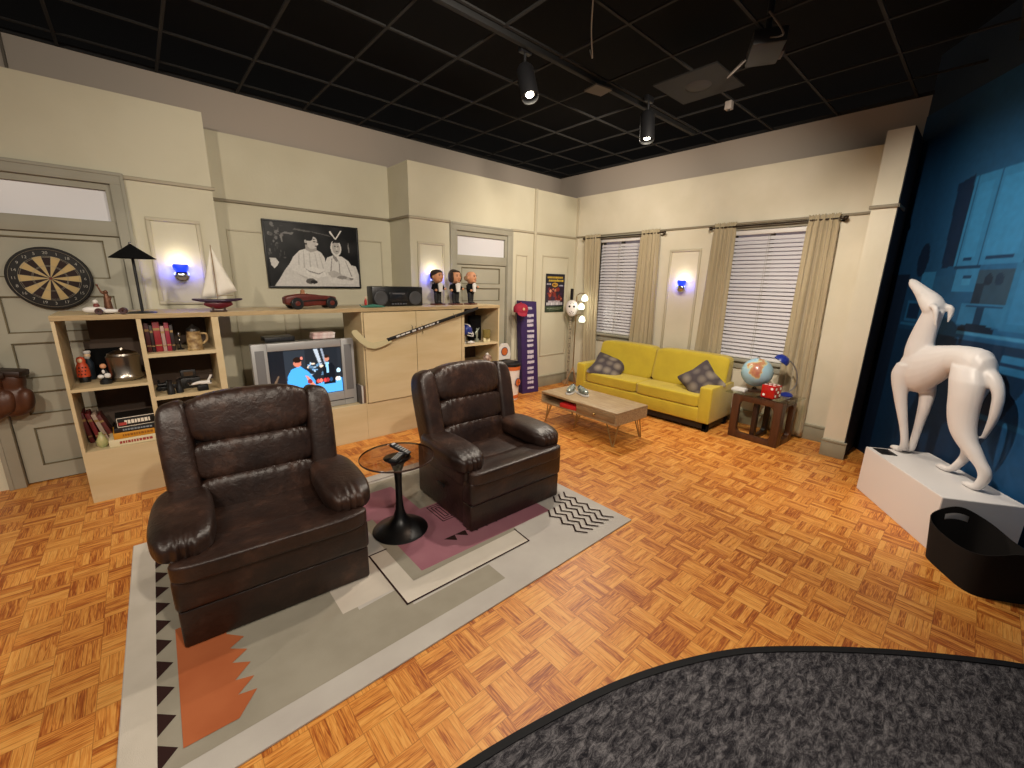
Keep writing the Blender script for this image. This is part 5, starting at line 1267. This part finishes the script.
# local x = towards the tail (s), local y = dog's right (-t) ; helper D(s,t,z)
def D(s, t_, z): return Vector((s, -t_, z-.367))
b_ = MB()
def ellip_tube(pts, M=None):
    """pts: (s, t, zc, r_side, r_vert)"""
    t_ = bmesh.new(); rings = []; sg_ = 20
    for s, tt_, z, rt, rz_ in pts:
        rings.append([t_.verts.new(D(s, tt_+rt*math.cos(2*PI*k/sg_), z+rz_*math.sin(2*PI*k/sg_))) for k in range(sg_)])
    for i in range(len(rings)-1):
        for k in range(sg_): t_.faces.new((rings[i][k], rings[i][(k+1) % sg_], rings[i+1][(k+1) % sg_], rings[i+1][k]))
    t_.faces.new(rings[0][::-1]); t_.faces.new(rings[-1]); bmesh.ops.recalc_face_normals(t_, faces=t_.faces)
    b_.add(t_)
ellip_tube([(-.185, 0, 1.03, .03, .05), (-.165, 0, 1.03, .06, .11), (-.12, 0, 1.02, .080, .155), (-.06, 0, 1.02, .09, .175), (0, 0, 1.03, .09, .18), (.07, 0, 1.06, .085, .165), (.14, 0, 1.10, .075, .135), (.21, 0, 1.145, .066, .10), (.28, 0, 1.155, .07, .095), (.35, 0, 1.145, .08, .105), (.41, 0, 1.12, .08, .12), (.455, 0, 1.08, .065, .12), (.485, 0, 1.05, .03, .07)])
def hst(pts):
    """stack of level oval rings (s, t, z, r along, r across)"""
    P_ = smoothline([Vector(p[:3]) for p in pts], 3); n_ = len(pts)
    rs_ = [(pts[i][3]+(pts[i+1][3]-pts[i][3])*j/3, pts[i][4]+(pts[i+1][4]-pts[i][4])*j/3) for i in range(n_-1) for j in range(3)]+[pts[-1][3:5]]
    t_ = bmesh.new(); G = []
    for p, (ra, rb) in zip(P_, rs_):
        G.append([t_.verts.new(D(p[0]+ra*math.cos(2*PI*k/20), p[1]+rb*math.sin(2*PI*k/20), p[2])) for k in range(20)])
    for i in range(len(G)-1):
        for k in range(20): t_.faces.new((G[i][k], G[i][(k+1) % 20], G[i+1][(k+1) % 20], G[i+1][k]))
    t_.faces.new(G[0][::-1]); t_.faces.new(G[-1]); bmesh.ops.recalc_face_normals(t_, faces=t_.faces); b_.add(t_)
def tb(pts, rs, seg=16): b_.tube(smoothline([D(*p) for p in pts], 4), [r for r in interp(rs, len(pts))], seg)
def interp(rs, n, k=4):
    out = []
    for i in range(n-1):
        for j in range(k): out.append(rs[i]+(rs[i+1]-rs[i])*j/k)
    return out+[rs[-1]]
# neck and head
hst([(-.07, 0, 1.08, .11, .075), (-.085, 0, 1.16, .105, .072), (-.09, 0, 1.24, .093, .064), (-.08, 0, 1.32, .084, .058), (-.065, 0, 1.39, .078, .054), (-.05, 0, 1.46, .07, .05)])
ellip_tube([(.0, 0, 1.475, .025, .03), (-.02, 0, 1.48, .056, .066), (-.055, 0, 1.493, .066, .086), (-.10, 0, 1.518, .064, .084), (-.15, 0, 1.555, .054, .070), (-.20, 0, 1.594, .043, .054), (-.25, 0, 1.630, .036, .043), (-.295, 0, 1.658, .031, .035), (-.318, 0, 1.670, .02, .024)])
for s in (-1, 1):
    b_.ball(D(-.145, s*.045, 1.58), (.018, .014, .013), seg=10, rings=8)
    tb([(-.02, s*.045, 1.50), (.012 if s < 0 else .03, s*.058, 1.485), (.018 if s < 0 else .05, s*.060, 1.44), (.02 if s < 0 else .062, s*.054, 1.385 if s < 0 else 1.36)], [.018, .020, .017, .006], 12)
b_.ball(D(-.322, 0, 1.683), .014, seg=10, rings=8)
# front legs
hst([(-.09, .05, 1.05, .09, .05), (-.115, .058, .97, .082, .05), (-.11, .058, .89, .062, .046), (-.09, .055, .82, .049, .042), (-.065, .05, .74, .042, .036), (-.03, .045, .65, .034, .030), (0, .04, .57, .028, .026), (.025, .035, .49, .026, .024), (.03, .03, .43, .027, .024), (.01, .026, .39, .03, .025)])
hst([(-.06, -.05, 1.05, .09, .05), (-.04, -.058, .95, .078, .05), (0, -.056, .87, .055, .045), (.015, -.053, .80, .046, .039), (.02, -.05, .72, .039, .034), (.02, -.047, .64, .033, .029), (.02, -.044, .56, .028, .026), (.02, -.04, .48, .026, .024), (.02, -.036, .42, .026, .024), (.01, -.033, .39, .03, .025)])
for s, tt_ in ((-.02, .024), (-.015, -.035)):
    b_.puff(D(s-.012, tt_, .386), (.048, .030, .020), 2.4, 8)
    for k in (-1.1, 0, 1.1): b_.ball(D(s-.05, tt_+k*.014, .381), (.017, .009, .013), seg=8, rings=6)
# hind legs
hst([(.36, .04, 1.12, .10, .055), (.40, .055, 1.03, .112, .064), (.42, .058, .93, .100, .064), (.43, .058, .84, .094, .060), (.452, .058, .75, .088, .055), (.487, .058, .68, .082, .050), (.54, .054, .62, .076, .044), (.60, .05, .565, .058, .036), (.65, .045, .52, .044, .031), (.665, .04, .47, .034, .027), (.65, .038, .42, .03, .025), (.635, .036, .39, .03, .025)])
hst([(.36, -.04, 1.12, .10, .055), (.345, -.055, 1.0, .085, .055), (.325, -.055, .9, .080, .054), (.325, -.055, .80, .074, .050), (.34, -.055, .72, .068, .045), (.385, -.055, .65, .063, .04), (.41, -.05, .59, .048, .033), (.43, -.045, .54, .037, .028), (.42, -.042, .49, .031, .026), (.39, -.038, .43, .028, .024), (.365, -.035, .39, .028, .024)])
for s, tt_ in ((.605, .036), (.322, -.034)):
    b_.puff(D(s-.0, tt_, .386), (.052, .031, .020), 2.4, 8)
    for k in (-1.1, 0, 1.1): b_.ball(D(s-.042, tt_+k*.014, .381), (.017, .009, .013), seg=8, rings=6)
# tail
tb([(.42, 0, 1.10), (.495, 0, 1.075), (.555, 0, .99), (.57, 0, .88), (.565, 0, .79), (.545, 0, .69)], [.055, .040, .030, .027, .021, .012], 14)
o = b_.build('statue_body', mat('statue_white', '#DDD8D6', .42), t)
remesh(o, .0075, 6)

t = thing('black_felt_basket', 'black fabric storage basket with a handle slot beside the white plinth', 'basket', (3.394, -.235, 0), math.atan2(-.556, -.831))
bm_ = bmesh.new(); nS = 72; H = 8; ring = []
def rimh(a): return 0.225+.10*abs(math.cos(a))**3*(1 if math.cos(a) < 0 else .75)
def fp(a, k=1.):
    e_ = 4.5; c_, s_ = math.cos(a), math.sin(a); r = (abs(c_)**e_+abs(s_)**e_)**(-1/e_); return r*c_*.215*k, r*s_*.165*k
for inner in (0, 1):
    for j in range(H+1):
        row = []
        for i in range(nS):
            a = 2*PI*i/nS; f_ = j/H; k = (.93+.12*f_)-(.02 if inner else 0)
            x, y = fp(a, k); row.append(bm_.verts.new((x, y, max(.004 if inner else 0, rimh(a)*f_))))
        ring.append(row)
for base in (0, H+1):
    for j in range(H):
        for i in range(nS):
            a = 2*PI*(i+.5)/nS; z = rimh(a)*(j+.5)/H
            if j == H-2 and abs(((a-PI+PI) % (2*PI))-PI) < .32 : continue
            A, B = ring[base+j], ring[base+j+1]; bm_.faces.new((A[i], A[(i+1) % nS], B[(i+1) % nS], B[i]))
A, B = ring[H], ring[2*H+1]
for i in range(nS): bm_.faces.new((A[i], A[(i+1) % nS], B[(i+1) % nS], B[i]))
bm_.faces.new(ring[0][::-1]); bm_.faces.new(ring[H+1])
m_ = MB(); m_.add(bm_)
m_.build('basket_body', mat('black_felt', '#1B1817', .95, spec=.2), t, ang=60)

# ------------------------------------------------------------------ ceiling fittings
def track_head(loc, aim, lab, r=.065, L=.24, emi=True):
    t = thing('track_spotlight', lab, 'spotlight', loc)
    d = (Vector(aim)-Vector(loc)).normalized(); q = Vector((0, 0, -1)).rotation_difference(d).to_matrix().to_4x4()
    MB().lathe([(0, .02), (r*.7, .02), (r, -.01), (r, -L), (r*.92, -L), (r*.9, -L+.03), (0, -L+.03)], seg=24, M=q).build('housing', mat('fixture_black', '#141416', .5), t)
    MB().lathe([(0, -L+.028), (r*.45, -L+.026)], seg=24, M=q).build('lens', emat('lens_lit', '#FFF4DC', 30.), t)
    MB().tube([(0, 0, .0), (0, 0, .14)], .010).box(-.05, .05, -.02, .02, .10, .15, bev=.003).build('yoke', mat('fixture_black', '#141416', .5), t)
    return t, Vector(loc)+d*(L+.02)
LGT = []
def spot(nm, loc, aim, power, colr, size, blend=.6, rad=.05):
    l = bpy.data.lights.new(nm, 'SPOT'); l.energy = power; l.color = colr[:3]; l.spot_size = math.radians(size); l.spot_blend = blend; l.shadow_soft_size = rad
    o = bpy.data.objects.new(nm, l); C.objects.link(o); o.location = loc
    o.rotation_euler = (Vector(aim)-Vector(loc)).to_track_quat('-Z', 'Y').to_euler(); return o
WARM = (1.0, .885, .74)
heads = [
    ((2.37, 2.60, 3.13), (2.0, 1.2, 0), 'black track spotlight hanging above the second recliner'),
    ((3.75, 2.42, 3.13), (3.3, 1.9, 0), 'black track spotlight hanging above the coffee table'),
]
for h in heads:
    t, tip = track_head(*h)
tr = MB().box(-4, 4.9, 2.53, 2.57, 3.24, 3.275, bev=.002)
tt = tr.build('lighting_track', mat('track_black', '#060606', .8)); tag(tt, 'long black lighting track under the ceiling grid', 'lighting track')
t = thing('round_ceiling_speaker', 'round grey ceiling speaker in a dark ceiling tile', 'speaker', (3.83, 2.0, 3.262))
MB().box(-.27, .27, -.27, .27, .0, .012).build('tile', mat('dark_tile', '#161412', .8), t); MB().lathe([(0, -.012), (.09, -.010), (.105, 0), (0, 0)]).build('grille', mat('dark_grille', '#241F1D', .7), t)
t = thing('smoke_detector', 'small pale smoke detector box under the ceiling grid', 'smoke detector', (4.35, 1.95, 3.22))
MB().box(-.03, .03, -.03, .03, -.02, .05, bev=.006).build('body', mat('pale_grey_plastic', '#8A8078', .6), t); MB().lathe([(0, -.028), (.012, -.024), (.014, -.02), (0, -.02)]).build('sensor', black, t)
t = thing('grey_exit_vent', 'small grey square vent plate under the ceiling grid', 'vent', (3.17, 2.55, 3.20))
MB().prism([(-.10, -.06), (.08, -.09), (.11, .05), (-.07, .09)], 'z', 0, .012).build('plate', mat('vent_grey', '#5A544C', .7), t); MB().tube([(0, 0, .012), (0, 0, .08)], .01).build('stem', black, t)
o = MB().tube(smoothline([Vector(p) for p in ((2.02, 1.70, 3.26), (2.10, 1.76, 3.17), (2.35, 1.97, 3.14), (2.58, 2.14, 3.12), (2.62, 2.2, 3.2))]), .004, 6).build('hanging_cable', mat('cable_grey', '#8C8880', .6)); tag(o, 'thin pale cable looping down from the ceiling grid', 'cable')
t = thing('dark_projector', 'dark projector box with loose cables hanging under the ceiling', 'projector', (3.45, 1.35, 3.18), .5)
MB().box(-.16, .16, -.10, .10, -.03, .06, bev=.01).build('case', mat('proj_black', '#121010', .6), t); MB().box(.0, .12, -.12, -.10, -.02, .03, bev=.003).build('side_panel', mat('proj_brown', '#3A2A26', .6), t)
MB().tube([(0, 0, .05), (0, 0, .44)], .02, 10).build('ceiling_pole', mat('proj_black', '#121010', .6), t)
MB().tube(smoothline([Vector(p) for p in ((-.16, 0, .0), (-.30, -.05, -.05), (-.34, .05, .06))]), .006, 6).tube(smoothline([Vector(p) for p in ((.1, .1, .0), (.2, .2, -.06), (.3, .1, .08))]), .006, 6).build('cable', mat('cable_dark', '#4A423C', .6), t)

# ------------------------------------------------------------------ light
def S(nm, loc, aim, p, size, rad=.06, colr=WARM): spot(nm, loc, aim, p, colr, size, .8, rad)
S('track_light_a', (2.30, 2.35, 3.0), (1.4, 1.0, 0), 110, 120)
S('track_light_b', (4.30, 3.30, 3.05), (2.4, 1.7, 0), 150, 115, .04)
S('track_light_c', (-1.2, .3, 2.95), (.1, 4.7, 1.5), 150, 90, .05)
S('wall_fill_spot', (1.5, 1.3, 3.0), (2.2, 4.6, 1.6), 150, 105)  # front fill without a fixture, added to wash the back wall
S('track_light_e', (2.9, 1.2, 3.0), (4.9, 2.9, 1.5), 165, 105)
S('corner_fill_spot', (3.3, 2.5, 3.0), (4.9, 4.5, 1.8), 105, 115)  # fill without a fixture, added to brighten the dark corner
S('track_light_f', (.4, -.5, 3.0), (.9, 2.0, .2), 175, 110)
S('track_light_g', (2.5, .9, 3.0), (4.5, .45, 1.1), 190, 85, .04)
S('track_light_h', (-1.6, 1.6, 3.0), (-.8, 2.6, 0), 110, 120)
spot('mural_fill_spot', (3.1, -1.3, 3.0), (4.35, -.08, 1.75), 260, (.78, .90, 1.), 62, .9, .06)  # cool fill added to brighten the mural and keep it blue
def point(nm, loc, p, colr, rad=.02):
    l = bpy.data.lights.new(nm, 'POINT'); l.energy = p; l.color = colr; l.shadow_soft_size = rad
    o = bpy.data.objects.new(nm, l); C.objects.link(o); o.location = loc
for k, l in enumerate(((.295, 4.575, 1.72), (2.67, 4.435, 1.72), (5.225, 2.665, 1.70))):
    point('sconce_up_light_%d' % k, l, .9, (1, .88, .52), .04)
for k, l in enumerate(((.375, 4.585, 1.63), (.215, 4.585, 1.63), (2.58, 4.445, 1.63), (2.76, 4.445, 1.63), (5.235, 2.585, 1.61), (5.235, 2.745, 1.61))):
    point('sconce_blue_light_%d' % k, l, .55, (.10, .13, 1.), .03)
point('floor_lamp_light', (5.02, 4.08, 1.28), 2.2, (1, .95, .8), .05)

w = bpy.data.worlds.new('dim_hall'); bpy.context.scene.world = w; w.use_nodes = True
w.node_tree.nodes['Background'].inputs[0].default_value = (1.0, .92, .84, 1); w.node_tree.nodes['Background'].inputs[1].default_value = .13

GROUPS = {'recliner_armchair': 'leather recliners on the rug', 'curtain': 'tan window curtains', 'curtain_rod': 'curtain rods over the windows', 'venetian_blind': 'blinds in the two windows',
 'throw_pillow': 'throw pillows on the sofa', 'sneaker': 'pair of sneakers on the coffee table', 'remote_control': 'remote controls on the round table', 'video_tape': 'boxed tapes on the television',
 'game_case': 'game cases beside the television', 'board_game_box': 'stack of board games', 'book': 'books in the bookcase', 'singer_figurine': 'row of big-headed figurines', 'wall_sconce': 'blue glass wall sconces', 'track_spotlight': 'track spotlights'}
for o in bpy.data.objects:
    b_ = o.name.split('.')[0]
    if o.parent is None and b_ in GROUPS: o['group'] = GROUPS[b_]

# ------------------------------------------------------------------ camera
yaw, pitch, roll = [math.radians(a) for a in (48.39, -13.734, 1.196)]
f = Vector((math.cos(pitch)*math.cos(yaw), math.cos(pitch)*math.sin(yaw), math.sin(pitch)))
r = Vector((math.sin(yaw), -math.cos(yaw), 0)); u = r.cross(f)
R2 = r*math.cos(roll)+u*math.sin(roll); U2 = u*math.cos(roll)-r*math.sin(roll)
cam = bpy.data.cameras.new('camera'); co = bpy.data.objects.new('camera', cam); C.objects.link(co)
M = Matrix(((R2.x, U2.x, -f.x, 0), (R2.y, U2.y, -f.y, 0), (R2.z, U2.z, -f.z, 1.6), (0, 0, 0, 1)))
co.matrix_world = M
cam.sensor_width = 36; cam.lens = 414.0/1024*36; cam.clip_start = .02
bpy.context.scene.camera = co
vs = bpy.context.scene.view_settings
vs.view_transform = 'Standard'; vs.look = 'None'; vs.exposure = .27; vs.gamma = 1; vs.use_curve_mapping = False
